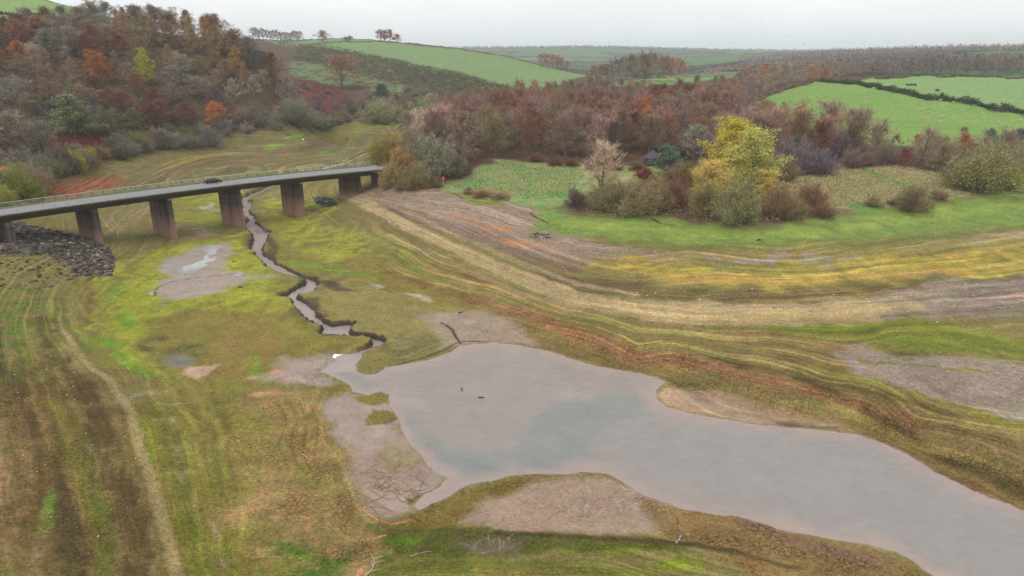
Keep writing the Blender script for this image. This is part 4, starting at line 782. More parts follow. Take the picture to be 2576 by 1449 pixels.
NAMES=dict(bare='bare_tree',bareround='bare_tree',beech='beech_tree',larch='larch_tree',leafy='leafy_tree',poplar='poplar_tree',shrub='shrub',willow='willow_shrub',upright='bare_tree',slim='young_tree')
CATS=dict(bare='tree',bareround='tree',beech='tree',larch='tree',leafy='tree',poplar='tree',shrub='shrub',willow='shrub',upright='tree',slim='tree')
PENDING=[]
def place(kind,x,y,H,Rw,col,label,group=None,name=None,cat=None,jit=.12,bark=None,force=False):
    if kind in('bare','bareround','upright') and group and not force and not name: PENDING.append((H*Rw/(y*y),kind,x,y,H,Rw,col,label,group)); return None
    tm,cm,h0,r0=rp_.choice(KIND[kind]); z=float(ground_z(x,y))-.15
    o=bpy.data.objects.new(name or NAMES[kind],None); COL.objects.link(o); o.location=(x,y,z); o.rotation_euler=(0,0,rp_.uniform(0,6.283)); o.scale=(Rw/r0,Rw/r0,H/h0)
    t=link('trunk',tm,o); c=link('crown',cm,o); k=1+rp_.uniform(-jit,jit); l=A(col)*LKD[kind]*k; c.color=(l[0]*(1+rp_.uniform(-.06,.06)),l[1],l[2]*(1+rp_.uniform(-.08,.08)),1)
    tag(o,label,cat or CATS[kind],group); return o
def placefar(x,y,H,Rw,col,label,group,leafy=False,name='tree',cat='tree'):
    me,h0,r0=rp_.choice(FARL if leafy else FARK); o=link(name,me,None,(x,y,float(ground_z(x,y))-.2)); o.rotation_euler=(0,0,rp_.uniform(0,6.28)); o.scale=(Rw/r0,Rw/r0,H/h0)
    l=A(col)*LK*(1+rp_.uniform(-.15,.15)); o.color=(*l,1); tag(o,label,cat,group); return o
def hp(kind,u,v,hpx,wpx,col,label,group=None,**kw):
    """a tree whose foot is seen at (u,v), hpx tall and wpx wide in the photograph"""
    x,y,z=G([(u,v)])[0]; dep=y*math.cos(CP)+(CH-z)*math.sin(CP); return place(kind,x,y,hpx*dep/CF/math.cos(CP*.6),wpx*dep/CF/2,col,label,group,**kw)
def scatter(poly,d,seed,n=20000):
    rg=np.random.RandomState(seed); lo,hi=poly.min(0),poly.max(0); Q=rg.uniform(lo,hi,(n,2)); Q=Q[sdist(Q,poly)<0]; out=[]; grid={}
    for q in Q:
        k=(int(q[0]//d),int(q[1]//d)); ok=True
        for a in (-1,0,1):
            for b_ in (-1,0,1):
                for w in grid.get((k[0]+a,k[1]+b_),()):
                    if (w[0]-q[0])**2+(w[1]-q[1])**2<d*d: ok=False;break
        if ok: grid.setdefault(k,[]).append(q); out.append(q)
    return np.array(out)
# ---- hillside wood on the left
TONE={'grey':((136,128,116),(126,120,108),(116,112,100)),'brown':((122,104,90),(130,110,92),(110,96,86)),'dark purple-brown':((98,86,88),(90,82,84),(104,90,90)),'rust':((122,86,70),(128,92,72),(112,80,70)),'olive':((112,112,72),(104,104,70),(122,118,74)),'tan':((140,116,84),(146,118,80),(132,108,80)),'orange':((148,96,64),(154,100,62)),'yellow-green':((138,142,60),(146,146,62))}
BL=[(220,160,42,26,'orange','beech'),(265,200,55,30,'rust','beech'),(330,245,70,34,'rust','beech'),(410,275,60,28,'rust','beech'),(370,150,20,30,'yellow-green','larch'),(40,95,70,35,'rust','beech'),(60,130,25,16,'orange','beech'),(620,80,40,25,'rust','beech'),(690,140,45,50,'rust','beech'),
    (340,62,80,26,'tan','larch'),(520,110,110,50,'tan','larch'),(590,170,60,35,'tan','larch'),(285,85,45,30,'grey','bareround'),(450,240,60,40,'grey','bare'),(640,200,80,45,'grey','bare'),(740,240,60,40,'grey','bareround'),(270,150,30,25,'olive','leafy'),(120,180,70,40,'brown','bare'),(500,330,60,30,'rust','beech'),(560,240,80,40,'dark purple-brown','bareround'),(700,270,80,30,'dark purple-brown','bareround'),
    (110,370,40,60,'grey','bare'),(30,330,60,60,'brown','bareround'),(430,150,50,60,'grey','bare'),(20,250,60,50,'grey','bare')]
poly=np.array([p[:2] for p in G([(-260,600),(-60,530),(40,500),(130,450),(250,412),(400,377),(560,347),(700,324),(790,312),(840,300),(770,420,0),(745,388,0),(700,394,0),(640,398,0),(550,404,0),(430,408,0),(300,404,0),(150,395,0),(0,375,0),(-260,360,0)])])
brk=[poly_xy([(135,342),(200,332),(270,356),(278,385),(200,392),(138,380)]),poly_xy([(748,205),(800,212),(880,250),(930,290),(850,298),(770,290),(735,250)])]
S=scatter(poly,8.6,3)
sdl_=sdist(S,poly)
LM=lambda u: 'at the far left edge' if u<110 else 'above the bracken clearing' if u<290 else 'up-slope from the car' if u<460 else 'around the orange tree' if u<640 else 'on the spur nose'
for (x,y),e in zip(S,sdl_):
    if any(sdist(np.array([[x,y]]),b)[0]<1 for b in brk): continue
    z=float(ground_z(x,y)); H=rp_.uniform(8.5,12.5); u,v=proj(x,y,z+H*.6); k=None
    for bu,bv,ru,rv,tn,kd in BL:
        if ((u-bu)/ru)**2+((v-bv)/rv)**2<1.15+rp_.uniform(-.3,.3): k=(tn,kd); break
    if k is None:
        n_=float(vnoise(np.array([x/22]),np.array([y/22]),88)[0])+rp_.uniform(-.5,.5); tn='grey' if n_>.12 else 'brown' if n_>-.2 else 'dark purple-brown' if n_>-.5 else rp_.choice(['olive','rust']); kd=rp_.choice(['bare','bareround','bareround','beech' if tn in('rust','brown') else 'bare'])
    if rp_.random()<.12: k=(rp_.choice(['grey','brown','olive']),'bareround')
    tn,kd=k or (tn,kd); low=e>-9 and y<390 and v>250
    row='at the left hill foot' if z<15 else 'low on the left hill' if z<26 else 'high on the left hill' if z<44 else 'on the left hill crest'
    if low: kd='shrub' if rp_.random()<.55 else 'willow'; H=rp_.uniform(4,7); tn=rp_.choice(['grey','dark purple-brown','grey','brown','olive'])
    if z>40 and not low: H*=1.28
    if kd=='larch' and rp_.random()<.35: kd='beech'; tn='brown'
    Rw=H*(.52 if kd not in('larch','shrub','willow') else .36 if kd=='larch' else .75)*rp_.uniform(.85,1.15)
    kn={'bare':'bare tree','bareround':'round bare tree','beech':'leafy beech','larch':'larch','leafy':'leafy tree','shrub':'bush','willow':'willow bush'}[kd]
    lab=f'{tn} {kn} {row}, {LM(u)}'
    place(kd,x,y,H,Rw,rp_.choice(TONE[tn]),lab,f'{tn} {kn}s {row}, {LM(u)}')
foot=np.array([p[:2] for p in G([(-200,570),(-60,532),(40,502),(130,452),(250,411),(400,376),(560,346),(700,323),(790,310),(900,303),(900,292),(800,290),(700,285),(560,310),(400,345),(290,375),(120,425),(0,460),(-200,520)])])
for x,y in scatter(foot,5.6,77):
    if any(sdist(np.array([[x,y]]),b)[0]<1 for b in brk): continue
    u=proj(x,y,9)[0]; tn=rp_.choice(['grey','grey','dark purple-brown','brown','olive']); kd=rp_.choice(['shrub','shrub','willow']); H=rp_.uniform(3.5,6.5)
    place(kd,x,y,H,H*rp_.uniform(.6,.85),rp_.choice(TONE[tn]),f'{tn} waterside {"bush" if kd=="shrub" else "willow"} edging the upper flats, {LM(u)}',f'{tn} waterside {kd}s, {LM(u)}')
# single trees one can pick out on the hillside
hp('leafy',190,345,100,100,(112,120,88),'large grey-green round evergreen oak beside the dark red bracken clearing',name='evergreen_oak')
hp('beech',545,318,60,54,(176,108,56),'bright orange beech standing alone low on the left hillside')
hp('larch',370,205,80,48,(156,150,60),'yellow-green larch glowing among grey trees on the left hillside')
hp('upright',94,190,75,44,(150,136,118),'pale-stemmed bare tree with a white trunk near the left edge')
hp('beech',150,310,38,44,(196,150,52),'small golden tree left of the grey-green evergreen oak',)
hp('willow',52,505,80,92,(126,128,62),'big olive-green willow bush at the left edge behind the bridge rail'); hp('leafy',18,475,52,40,(206,150,40),'bright yellow-orange bush at the left edge of the photo'); hp('willow',10,515,46,60,(146,144,64),'low yellow-green bush in front of the yellow-orange bush'); hp('willow',92,512,50,52,(138,138,66),'yellow-green bush just left of the rusty shore patch'); hp('willow',198,436,56,46,(144,146,58),'bright yellow-green bush at the foot of the slope'); hp('willow',232,420,44,44,(150,136,66),'yellow and russet bush right of the bright green bush')
hp('beech',180,425,46,36,(170,112,60),'orange-topped bush left of the bright green bush'); hp('shrub',155,440,70,62,(104,84,80),'purple-brown bush at the slope foot beside yellow bushes'); hp('willow',262,398,24,30,(142,112,72),'small tan bush at the right end of the bracken clearing')
hp('willow',437,375,24,24,(150,148,62),'small yellow-green bush at the wood edge above the car'); hp('willow',497,362,20,22,(144,144,66),'tiny yellow bush right of the small yellow-green bush'); hp('shrub',530,368,48,58,(118,108,100),'round brown-grey bush jutting onto the flats above the car'); hp('willow',810,326,38,46,(122,128,84),'rounded green-grey willow where hillside wood meets flats'); hp('shrub',750,318,62,110,(112,108,92),'broad grey thicket below the far bracken slope')
# ---- far valley side beyond the wood
hp('bareround',860,222,78,116,(142,112,92),'large round brown tree on the far valley side')
hp('leafy',961,248,36,40,(70,92,66),'dark green evergreen tree below the gorse')
hp('willow',957,306,54,88,(140,138,104),'large pale grey-green willow dome at the end of the flats'); hp('willow',1070,300,46,56,(134,144,110),'pale green willow beside the central wood'); hp('willow',1085,280,40,60,(142,140,104),'olive willow behind the pale green willow'); hp('willow',1005,306,36,44,(138,136,100),'small olive willow right of the large pale willow')
poly=np.array([p[:2] for p in G([(800,303),(900,306),(1000,302),(1060,304),(1110,300),(1180,250),(1100,238),(950,245),(880,270)])])
for x,y in scatter(poly,9.5,8):
    tn=rp_.choice(['dark purple-brown','grey','brown','olive']); lab=f'low {tn} scrub bush in the valley below the gorse'
    place(rp_.choice(['shrub','willow','bareround']),x,y,rp_.uniform(4,7),rp_.uniform(3.5,5.5),rp_.choice(TONE[tn]),lab,f'{tn} scrub bushes below the gorse')
poly=np.array([p[:2] for p in G([(745,215),(800,225),(880,262),(940,292),(840,300),(760,292)])])
for x,y in scatter(poly,15,9): place('shrub',x,y,rp_.uniform(2.5,4),rp_.uniform(2.5,4),(112,92,92),'small purple-grey bush scattered on the far red bracken slope','bushes on the far bracken slope')
# ---- central wood
poly=np.array([p[:2] for p in G([(1100,418),(1200,404),(1300,390),(1400,398),(1500,412),(1620,405),(1660,380),(1760,400),(1900,420),(2060,412),(2205,398),(2212,388),(2150,368),(2060,350),(1960,332),(1890,312),(1850,300),(1850,400,0),(1700,440,0),(1500,440,0),(1300,430,0),(1180,420,0),(1110,400,0),(1085,330,0)])])
CB=[(1180,290,30,14,'rust'),(1340,330,30,14,'rust'),(1530,250,50,14,'rust'),(1800,260,40,14,'rust'),(1260,262,40,16,'rust'),(1390,300,60,14,'rust'),(1480,262,40,14,'rust'),(1600,300,30,26,'rust'),(1625,275,30,18,'orange'),(1690,230,50,14,'rust'),(2060,340,26,14,'rust'),(1580,330,26,20,'olive'),(1160,330,26,20,'brown')]
PUR=((128,100,86),(136,104,90),(114,94,82),(132,98,80),(120,104,94),(112,100,76),(140,112,104)); LOWC=((96,78,66),(88,74,66),(104,88,70))
for x,y in scatter(poly,8.9,13):
    z=float(ground_z(x,y)); H=rp_.uniform(12,15.5)*(1.06 if y<290 else 1.); u,v=proj(x,y,z+H*.75); d_=y
    if 1610<u<1700 and d_<255: continue
    c=None;tn='purple-brown';kd=rp_.choice(['bare','bare','bareround'])
    for bu,bv,ru,rv,t_ in CB:
        if ((u-bu)/ru)**2+((v-bv)/rv)**2<1: c=rp_.choice(TONE[t_]); tn=t_; kd='beech'; break
    if c is None:
        if rp_.random()<.06: c=(124,112,82); tn='olive-brown'
        else: c=rp_.choice(PUR if v<330 else LOWC); tn='purple-brown' if v<330 else 'dark brown'
    row='front row' if d_<275 else 'middle' if d_<340 else 'back'
    lm='near the bridge end' if u<1200 else 'above the near meadow' if u<1450 else 'behind the twin-stemmed tree' if u<1620 else 'behind the hut' if u<1760 else 'behind the yellow poplars' if u<1960 else 'below the sheep field'
    if row=='front row' and kd!='beech' and rp_.random()<.7: kd='upright'; H*=1.08
    kn='leafy beech' if kd=='beech' else 'bare tree' if kd!='bareround' else 'bare spreading tree'
    place(kd,x,y,H,H*rp_.uniform(.31,.41),c,f'{tn} {kn}, {row} of central wood, {lm}',f'{tn} {kn}s, {row} of the central wood {lm}')
# ---- bushes at the bridge end
for a in ((985,470,44,50,'willow',(150,134,92),'golden-tan willow bush touching the end of the bridge'),(1010,448,56,60,'willow',(160,132,92),'pale tan willow above the golden bush at the bridge end'),(975,420,60,70,'willow',(140,128,74),'olive-gold bush behind the bridge end near the stream'),(1000,395,44,80,'willow',(150,136,70),'long golden-olive bush bordering the upper flats'),(1050,470,44,56,'willow',(128,118,86),'dense olive bush on the shore right of the bridge end'),
          (1090,440,70,90,'willow',(138,136,116),'big grey-green willow behind the red lifebuoy'),(1075,395,90,80,'upright',(158,138,128),'pale pinkish bare tree behind the bridge-end willows'),(1150,405,50,60,'shrub',(134,122,108),'grey-brown bush at the left end of the central wood'),(1040,420,66,60,'willow',(122,118,96),'grey-olive willow between tan and grey-green willows'),(1125,395,70,50,'upright',(150,130,120),'slender pale bare tree left of the central wood'),(960,395,34,44,'willow',(140,126,76),'low bush at the valley mouth above the stream'),(1140,440,44,60,'willow',(126,118,98),'grey-brown willow right of the red lifebuoy'),(1105,375,80,70,'upright',(156,138,130),'pale bare tree between the pinkish one and the wood'),(1030,365,60,60,'bareround',(140,126,112),'grey bare tree beside the upper flats'),(1070,350,50,60,'shrub',(132,112,104),'mauve bush at the wood corner by the upper flats')):
    hp(a[4],a[0],a[1],a[2]*1.3,a[3]*1.3,a[5],a[6])
for u,v in ((1010,478),(1035,478),(1065,474),(1095,470)): hp('shrub',u,v,22,36,(120,104,78),'low brown brush along the shore edge below the bridge-end willows','brush below the bridge-end willows')
# ---- yellow poplars and the thicket on the point
PT_=(('poplar',1838,455,146,118,(172,158,62),'tall bright yellow poplar, rear of the yellow pair'),('poplar',1882,508,176,124,(154,150,80),'tall green-and-yellow poplar, front of the yellow pair'),('poplar',1790,520,112,92,(170,152,88),'pale gold birch left of the tall poplars'),('poplar',1765,500,90,60,(156,140,84),'shorter gold-leaved tree beside the pale gold birch'),('poplar',1925,520,90,60,(168,146,78),'golden small tree right of the green-and-yellow poplar'),
 ('willow',1850,563,108,112,(134,130,88),'large rounded olive willow at the shore in front of the poplars'),('willow',1775,540,80,84,(126,116,78),'olive-brown bush left of the rounded shore willow'),('shrub',1960,545,72,90,(128,104,80),'reddish-brown twiggy bush right of the poplars'),('willow',1990,550,46,80,(122,112,76),'low brown-olive bush on the right of the thicket'),('shrub',2040,525,62,90,(126,100,84),'wide russet-brown bush facing the right meadow'),('shrub',2070,545,28,70,(118,96,72),'low dark brown scrub at the meadow corner'),
 ('upright',1515,500,140,104,(158,138,116),'big twin-stemmed bare tree with ivy on the near meadow'),('willow',1600,540,84,110,(142,134,98),'broad olive-grey willow in front of the twin-stemmed tree'),('willow',1530,530,76,90,(126,116,84),'dark olive bush at the foot of the twin-stemmed tree'),('willow',1650,525,70,80,(134,122,88),'olive bush behind the broad olive-grey willow'),('shrub',1448,520,46,56,(104,86,78),'dark purple-brown bush left of the olive willows'),('shrub',1700,520,66,70,(122,94,76),'russet-brown bush between the willow and the gold birch'),
 ('leafy',1680,440,72,84,(98,112,98),'dark grey-green holly beside the slate-roofed hut'),('leafy',1715,425,46,40,(52,70,52),'very dark evergreen right of the grey-green holly'),('bareround',1745,400,86,84,(136,132,118),'pale grey bare tree above the dark evergreen'),('shrub',1620,450,28,50,(118,62,54),'small dark red bush near the hut'),('willow',1720,470,60,64,(128,112,72),'brown-olive bush below the dark evergreen'),('shrub',1690,480,50,60,(122,86,70),'russet bush below the grey-green holly'),
 ('shrub',1985,430,70,120,(112,100,104),'broad dark purple-grey thicket right of the poplars'),('shrub',2110,405,66,80,(110,96,98),'rounded purple-grey bush above the right meadow'),('willow',1960,455,60,80,(124,114,78),'rounded olive-brown bush between thicket and poplars'),('shrub',2060,440,60,90,(104,92,98),'dark purple-grey bush at the top of the right meadow'),('shrub',2140,420,44,60,(120,100,94),'low purple-brown bush beside the meadow path'),('willow',2044,425,30,24,(168,158,66),'tiny yellow sapling in the purple thicket'),
 ('bareround',1930,370,54,56,(122,116,96),'rounded grey-green tree above the yellow poplars'),('larch',1820,330,40,26,(160,116,60),'small orange larch behind the yellow poplars'),
 ('shrub',2295,532,66,84,(118,106,82),'round bare bush alone at the meadow edge'),('shrub',2360,505,26,54,(126,108,92),'low brown bush right of the round bare bush'),('shrub',2195,520,26,50,(140,122,96),'small tan bush left of the round bare bush'),('shrub',2245,515,16,36,(130,110,90),'tiny brown bush beside the meadow edge'),
 ('willow',2460,478,98,160,(138,134,92),'huge rounded olive tree at the right meadow edge'),('willow',2545,478,52,70,(156,158,80),'yellow-green bush right of the huge olive tree'),('willow',2570,430,60,90,(140,138,100),'olive-grey bush at the right edge of the photo'),('bareround',2365,430,72,74,(132,120,92),'olive-brown round tree left of the huge olive tree'),('upright',2320,415,96,56,(132,116,104),'tall bare tree standing above the meadow path'),('beech',2272,420,44,32,(132,66,60),'small crimson tree left of the tall bare tree'),
 ('bareround',2485,375,52,56,(112,114,100),'grey-green tree against the sheep field'),('bareround',2560,385,60,70,(104,104,104),'dark grey tree against the sheep field at right'),('beech',2420,400,64,50,(150,96,72),'orange-brown tree in the right tree line'),('shrub',2230,410,50,70,(122,104,98),'grey-brown thicket at the left of the right tree line'),('shrub',2180,415,34,60,(112,96,90),'low purple-brown brush at the field corner'))
for k,u,v,h,w_,c,l in PT_: hp(k,u,v,h,w_,c,l)
for u,v in ((1490,428),(1550,425),(1600,428),(1400,416),(1440,418),(1350,408)): hp('shrub',u,v,20,46,(110,78,64),'low russet brush along the near meadow\'s wood edge','russet brush at the wood edge')
for u,v,w_ in ((1215,494,70),(1260,500,50),(1180,488,30)): hp('shrub',u,v,18,w_,(142,118,92),'low straw-brown brush at the shore edge of the near meadow','brush at the meadow shore')
for i,u in enumerate(range(2060,2185,9)): hp('slim',u,366+rp_.uniform(-6,8),rp_.uniform(72,92),16,rp_.choice(((150,124,92),(160,116,80),(140,120,100))),'slender young tree in the plantation at the wood\'s right end','young plantation trees')
poly=np.array([p[:2] for p in G([(2200,398),(2300,402),(2400,420),(2640,420),(2640,385),(2440,380),(2300,378),(2220,382)])])
for x,y in scatter(poly,7,23): place(rp_.choice(['bare','bareround','shrub','bareround']),x,y,rp_.uniform(5,8.5),rp_.uniform(2.4,3.8),rp_.choice(((126,102,88),(132,118,100),(112,98,92),(140,100,76))),'brown bare tree between the sheep field and the right meadow','trees between sheep field and right meadow')
# ---- trees round the upper fields
poly=np.array([p[:2] for p in G([(1840,225),(1905,246),(1980,225),(2050,204),(2100,200),(2130,560,0),(2040,560,0),(1960,540,0),(1870,500,0)])])
for x,y in scatter(poly,9.5,31):
    c=rp_.choice(((136,116,108),(128,112,104),(150,108,80),(122,114,98),(134,118,110))); tn='orange-brown' if c[0]>145 else 'mauve-brown'
    place('beech' if c[0]>145 else 'bareround',x,y,rp_.uniform(9,12),rp_.uniform(4,5.5),c,f'{tn} tree in the belt above the sheep field\'s left corner',f'{tn} trees in the belt above the sheep field')
poly=np.array([p[:2] for p in G([(2080,565,0),(2250,575,0),(2400,590,0),(2640,575,0),(2640,660,0),(2300,670,0),(2060,620,0)])])
for x,y in scatter(poly,8.6,33)[:150]:
    c=rp_.choice(((120,106,104),(114,102,100),(126,110,104),(110,98,98))); u=proj(x,y,30)[0]
    placefar(x,y,rp_.uniform(9,12),rp_.uniform(5,6.2),c,'mauve bare tree in the belt behind the cattle field, '+('left part' if u<2250 else 'middle part' if u<2420 else 'right part'),'belt behind the cattle field, '+('left' if u<2250 else 'middle' if u<2420 else 'right'))
# big clump on the knoll
for i in range(22):
    u=1482+i*10.6+rp_.uniform(-4,4); d=rp_.uniform(545,575); x,y=wpt(u,d); e=abs(i-13)/13; force_k='bareround'
    c=rp_.choice(((122,110,100),(116,106,98),(128,112,98))) if i<17 else (140,114,92)
    place('bareround',x,y,(20-6.5*e)*rp_.uniform(.95,1.02),7.2,c,'tall bare tree in the dense clump on the knoll, '+('left end' if i<5 else 'middle' if i<15 else 'right end'),'knoll clump trees, '+('left end' if i<5 else 'middle' if i<15 else 'right end'))
for i in range(26):
    u=1300+i*22+rp_.uniform(-6,6); x,y=wpt(u,rp_.uniform(445,475)); 
    if 1500<u<1740: continue
    place('bareround',x,y,rp_.uniform(7,10),rp_.uniform(4,5.5),rp_.choice(PUR),'mauve-brown tree at the back edge of the central wood','back edge of the central wood')
for u,v,h,w_,c,l in ((812,100,22,26,(150,128,116),'lone round tree on the far skyline'),(870,98,10,12,(150,132,120),'left of two tiny skyline trees right of the lone tree'),(880,99,12,12,(150,132,120),'right of two tiny skyline trees right of the lone tree'),(957,103,20,18,(146,116,104),'leftmost tree of the skyline clump on the green hill'),(968,103,21,18,(156,112,92),'second tree of the skyline clump on the green hill'),(981,104,23,20,(150,116,100),'tallest tree of the skyline clump on the green hill'),(999,105,15,20,(160,104,86),'low reddish tree at the right of the skyline clump')):
    x,y,z=ond(u,v,945 if u>900 else 905); placefar(x,y,h*y/CF*1.1,w_*y/CF*.8,c,l,None,True)
for i in range(15):
    x,y,z=ond(636+i*8.6,96,905); placefar(x,y,rp_.uniform(10,13),6.,rp_.choice(((128,116,112),(134,120,114))),'bare tree in the skyline row behind the left hillside wood','skyline row of bare trees')
for u,v,h,w_ in ((1357,166,26,16),(1368,167,28,20),(1378,168,29,20),(1390,169,30,22),(1402,170,29,22),(1412,171,26,20),(1426,176,20,18)):
    x,y,z=ond(u,v,795); placefar(x,y,h*y/CF,w_*y/CF*.72,(140,112,96) if u>1360 else (132,124,118),'russet tree in the small row on the green hill\'s right shoulder' if 1360<u<1420 else 'grey bare tree at the left end of the shoulder row' if u<1360 else 'small detached tree at the right end of the shoulder row','shoulder row trees' if 1360<u<1420 else None)
for u,v,h,w_,c,l in ((1925,190,24,46,(160,108,74),'rounded orange-brown tree beyond the central wood'),(1900,192,20,40,(132,116,104),'grey-brown tree left of the rounded orange-brown tree'),(1950,192,14,24,(60,80,60),'small dark evergreen right of the rounded orange-brown tree'),(1975,200,22,36,(166,112,80),'orange tree at the left end of the belt')):
    x,y,z=ond(u,v,640); placefar(x,y,h*y/CF,w_*y/CF/2,c,l,None,True)
PENDING.sort(key=lambda a:-a[0]); NI=255
for _,kind,x,y,H,Rw,col,label,group in PENDING[:NI]: place(kind,x,y,H,Rw,col,label,group,force=True)
REST=PENDING[NI:]
def cap1(c): return c
if REST:
    src=[(np.array([v.co[:] for v in me.vertices]),np.array([p.vertices[:] for p in me.polygons if len(p.vertices)==3]),np.array([p.vertices[:] for p in me.polygons if len(p.vertices)==4])) for me in [make(700+i,H=12,Rc=5.4,base=.15,np_=14,ns=5,nt=4,nk=9,e0=18,e1=80,wid=.075,tw=(.8,1.5))[1] for i in range(3)]]
    V=[];F=[];Cc=[];off=0
    for _,kind,x,y,H,Rw,col,label,group in REST:
        v,f,_q=src[rp_.randrange(3)]; a=rp_.uniform(0,6.28); ca_,sa=math.cos(a),math.sin(a); w_=np.stack([(v[:,0]*ca_-v[:,1]*sa)*Rw/5.2+x,(v[:,0]*sa+v[:,1]*ca_)*Rw/5.2+y,v[:,2]*H/12.4+float(ground_z(x,y))],1)
        V.append(w_);F.append(f+off);off+=len(v);Cc.append(np.tile(A(col)*LK*rp_.uniform(.88,1.12),(len(v),1)))
    me=mesh('hidden_ranks_of_trees',np.concatenate(V),np.concatenate(F),LEAFV); Cc=np.concatenate(Cc); ca=me.color_attributes.new('Col','FLOAT_COLOR','POINT'); ca.data.foreach_set('color',np.concatenate([np.clip(Cc,0,.9),np.ones((len(Cc),1))],1).astype(np.float32).ravel())
    tag(link('woodland_trees',me),'remaining bare trees filling the back ranks of the woods',None,None,'stuff')
# ---- continuous masses: hedges, gorse, bracken, brambles, far woods
def clumpmesh(name,P3_,cols,r,n,size,hz=.8,seed=0,up=.3,br_=1.9):
    rg=np.random.RandomState(seed); P3_=np.asarray(P3_,float); N=len(P3_); r=np.broadcast_to(np.asarray(r,float),(N,)); 
    d=nrm(rg.normal(0,1,(N*n,3))); d[:,2]=np.abs(d[:,2]); rr_=np.repeat(r,n)[:,None]*rg.uniform(.35,1.,(N*n,1)); P0=np.repeat(P3_,n,0)+d*rr_*np.array([1,1,hz])
    D=nrm(d*.5+np.array([0,0,up])+rg.normal(0,.6,P0.shape))*size*rg.uniform(.6,1.3,(N*n,1)); W=nrm(np.cross(D,rg.normal(0,1,D.shape)))*size*.3
    v,f=tris(P0,D,W); me=mesh(name,v,f,LEAFV); c=np.repeat(np.repeat(np.asarray(cols,float),n,0),3,0)*br_; c=np.concatenate([np.clip(c,0,.9),np.ones((len(c),1))],1)
    ca=me.color_attributes.new('Col','FLOAT_COLOR','POINT'); ca.data.foreach_set('color',c.astype(np.float32).ravel()); return me
def mass(name,polypx,d,r,n,size,pal,seed,label=None,hz=.8,kind='stuff',cat=None,n0=30000,up=.3):
    poly=np.array([p[:2] for p in G(polypx)]); S=scatter(poly,d,seed,n0); rg=np.random.RandomState(seed); z=ground_z(S[:,0],S[:,1]); pc=np.array([A(c) for c in pal])[rg.randint(0,len(pal),len(S))]
    o=link(name,clumpmesh(name,np.stack([S[:,0],S[:,1],z],1),pc,rg.uniform(.6,1.2,len(S))*r,n,size,hz,seed,up,1.12 if 'grass' in name else 1.6 if 'far' in name else 1.9)); tag(o,label,cat,None,kind); return o
mass('gorse_scrub',[(750,122),(800,112),(900,132),(1000,152),(1200,196),(1290,222),(1240,238),(1100,236),(1000,212),(880,182),(800,162),(740,150)],6.,3.4,30,.95,((74,78,50),(66,72,50),(80,84,54),(120,110,50),(84,70,62),(70,72,54),(96,84,64)),41,'dark green and yellow gorse scrub on the far valley side')
mass('gorse_scrub',[(1040,232),(1160,215),(1280,222),(1280,230),(1100,245)],5,3,30,.9,((60,68,46),(70,76,50),(110,102,50)),42,'dark gorse thicket at the lower tip of the green hill')
mass('bracken',[(135,342),(200,332),(270,356),(278,385),(200,392),(138,380)],1.6,.9,16,.5,((98,52,48),(108,58,50),(90,50,48),(104,68,58)),43,'dark red bracken filling the clearing on the left hillside')
mass('bracken',[(740,200),(800,208),(880,248),(950,290),(850,300),(770,294),(722,250)],2.6,1.3,14,.7,((104,64,60),(112,66,58),(94,62,60),(92,72,70)),44,'red-brown bracken slope on the far valley side')
mass('leaf_litter',[(-200,540),(0,496),(130,450),(250,410),(400,375),(560,345),(760,316),(770,400,0),(600,400,0),(300,400,0),(-200,360,0)],3.2,1.7,12,.8,((96,76,64),(84,66,60),(104,84,68),(88,84,64),(110,66,54)),45,'brown undergrowth between the trunks of the hillside wood',hz=.7)
mass('brambles',[(1110,458),(1140,420),(1200,400),(1300,385),(1450,405),(1500,418),(1500,408),(1700,395),(1880,300,0),(1200,300,0)],2.4,1.2,14,.6,((104,78,66),(92,70,62),(116,84,68),(124,66,50)),46,'purple-brown brambles along the front of the central wood',hz=.6)
mass('brambles',[(1440,530),(1700,545),(1760,560),(1850,560),(1920,560),(2060,548),(2090,520),(1980,455),(1760,440),(1640,440),(1560,470),(1470,490)],1.7,1.1,16,.5,((112,96,70),(98,82,64),(126,104,76),(116,84,64)),47,'tangled brown brambles between the poplars and willows',hz=.8)
mass('brambles',[(2120,410),(2240,400),(2400,440),(2480,470),(2640,480),(2640,430),(2300,400),(2150,395)],2.0,1.0,14,.5,((116,92,80),(104,84,74),(128,108,82)),48,'brown brambles under the right tree line',hz=.6)
mass('dry_grass',[(1140,470),(1200,428),(1290,404),(1440,418),(1470,440),(1430,500),(1330,500),(1200,480)],.85,.35,5,.42,((156,156,110),(146,150,100),(162,156,116),(138,152,98)),51,'pale dry grass of the near meadow',hz=.2,up=1.2)
mass('dry_grass',[(2060,520),(1990,460),(2130,406),(2240,408),(2400,450),(2480,482),(2350,500),(2150,524)],.8,.4,5,.45,((162,152,110),(154,146,104),(168,156,118),(146,146,98)),52,'pale dry grass of the right meadow',hz=.2,up=1.2)
mass('far_woodland',[(1960,700,0),(2640,690,0),(2640,800,0),(2300,760,0),(1900,800,0)],8,6,60,1.3,((116,104,104),(122,108,104),(110,102,102),(126,108,98)),61,'mauve far woodland behind the right-hand tree belt',hz=1.3)
mass('far_woodland',[(1860,1150,0),(2640,1080,0),(2640,1180,0),(2100,1300,0),(1850,1300,0)],13,8,50,2.,((124,108,106),(134,112,104),(118,110,106)),62,'hazy wooded strip below the right skyline',hz=1.2)
mass('far_woodland',[(2050,1500,0),(2640,1380,0),(2640,1520,0),(2300,1560,0),(2050,1620,0)],15,8,50,2.2,((120,108,106),(128,112,106)),63,'tree line on the right skyline',hz=1.3)
mass('far_woodland',[(1780,860,0),(2000,900,0),(2000,960,0),(1760,930,0)],9,6,50,1.6,((126,110,104),(136,112,98)),64,'woodland strip beyond the orange-brown tree',hz=1.2)
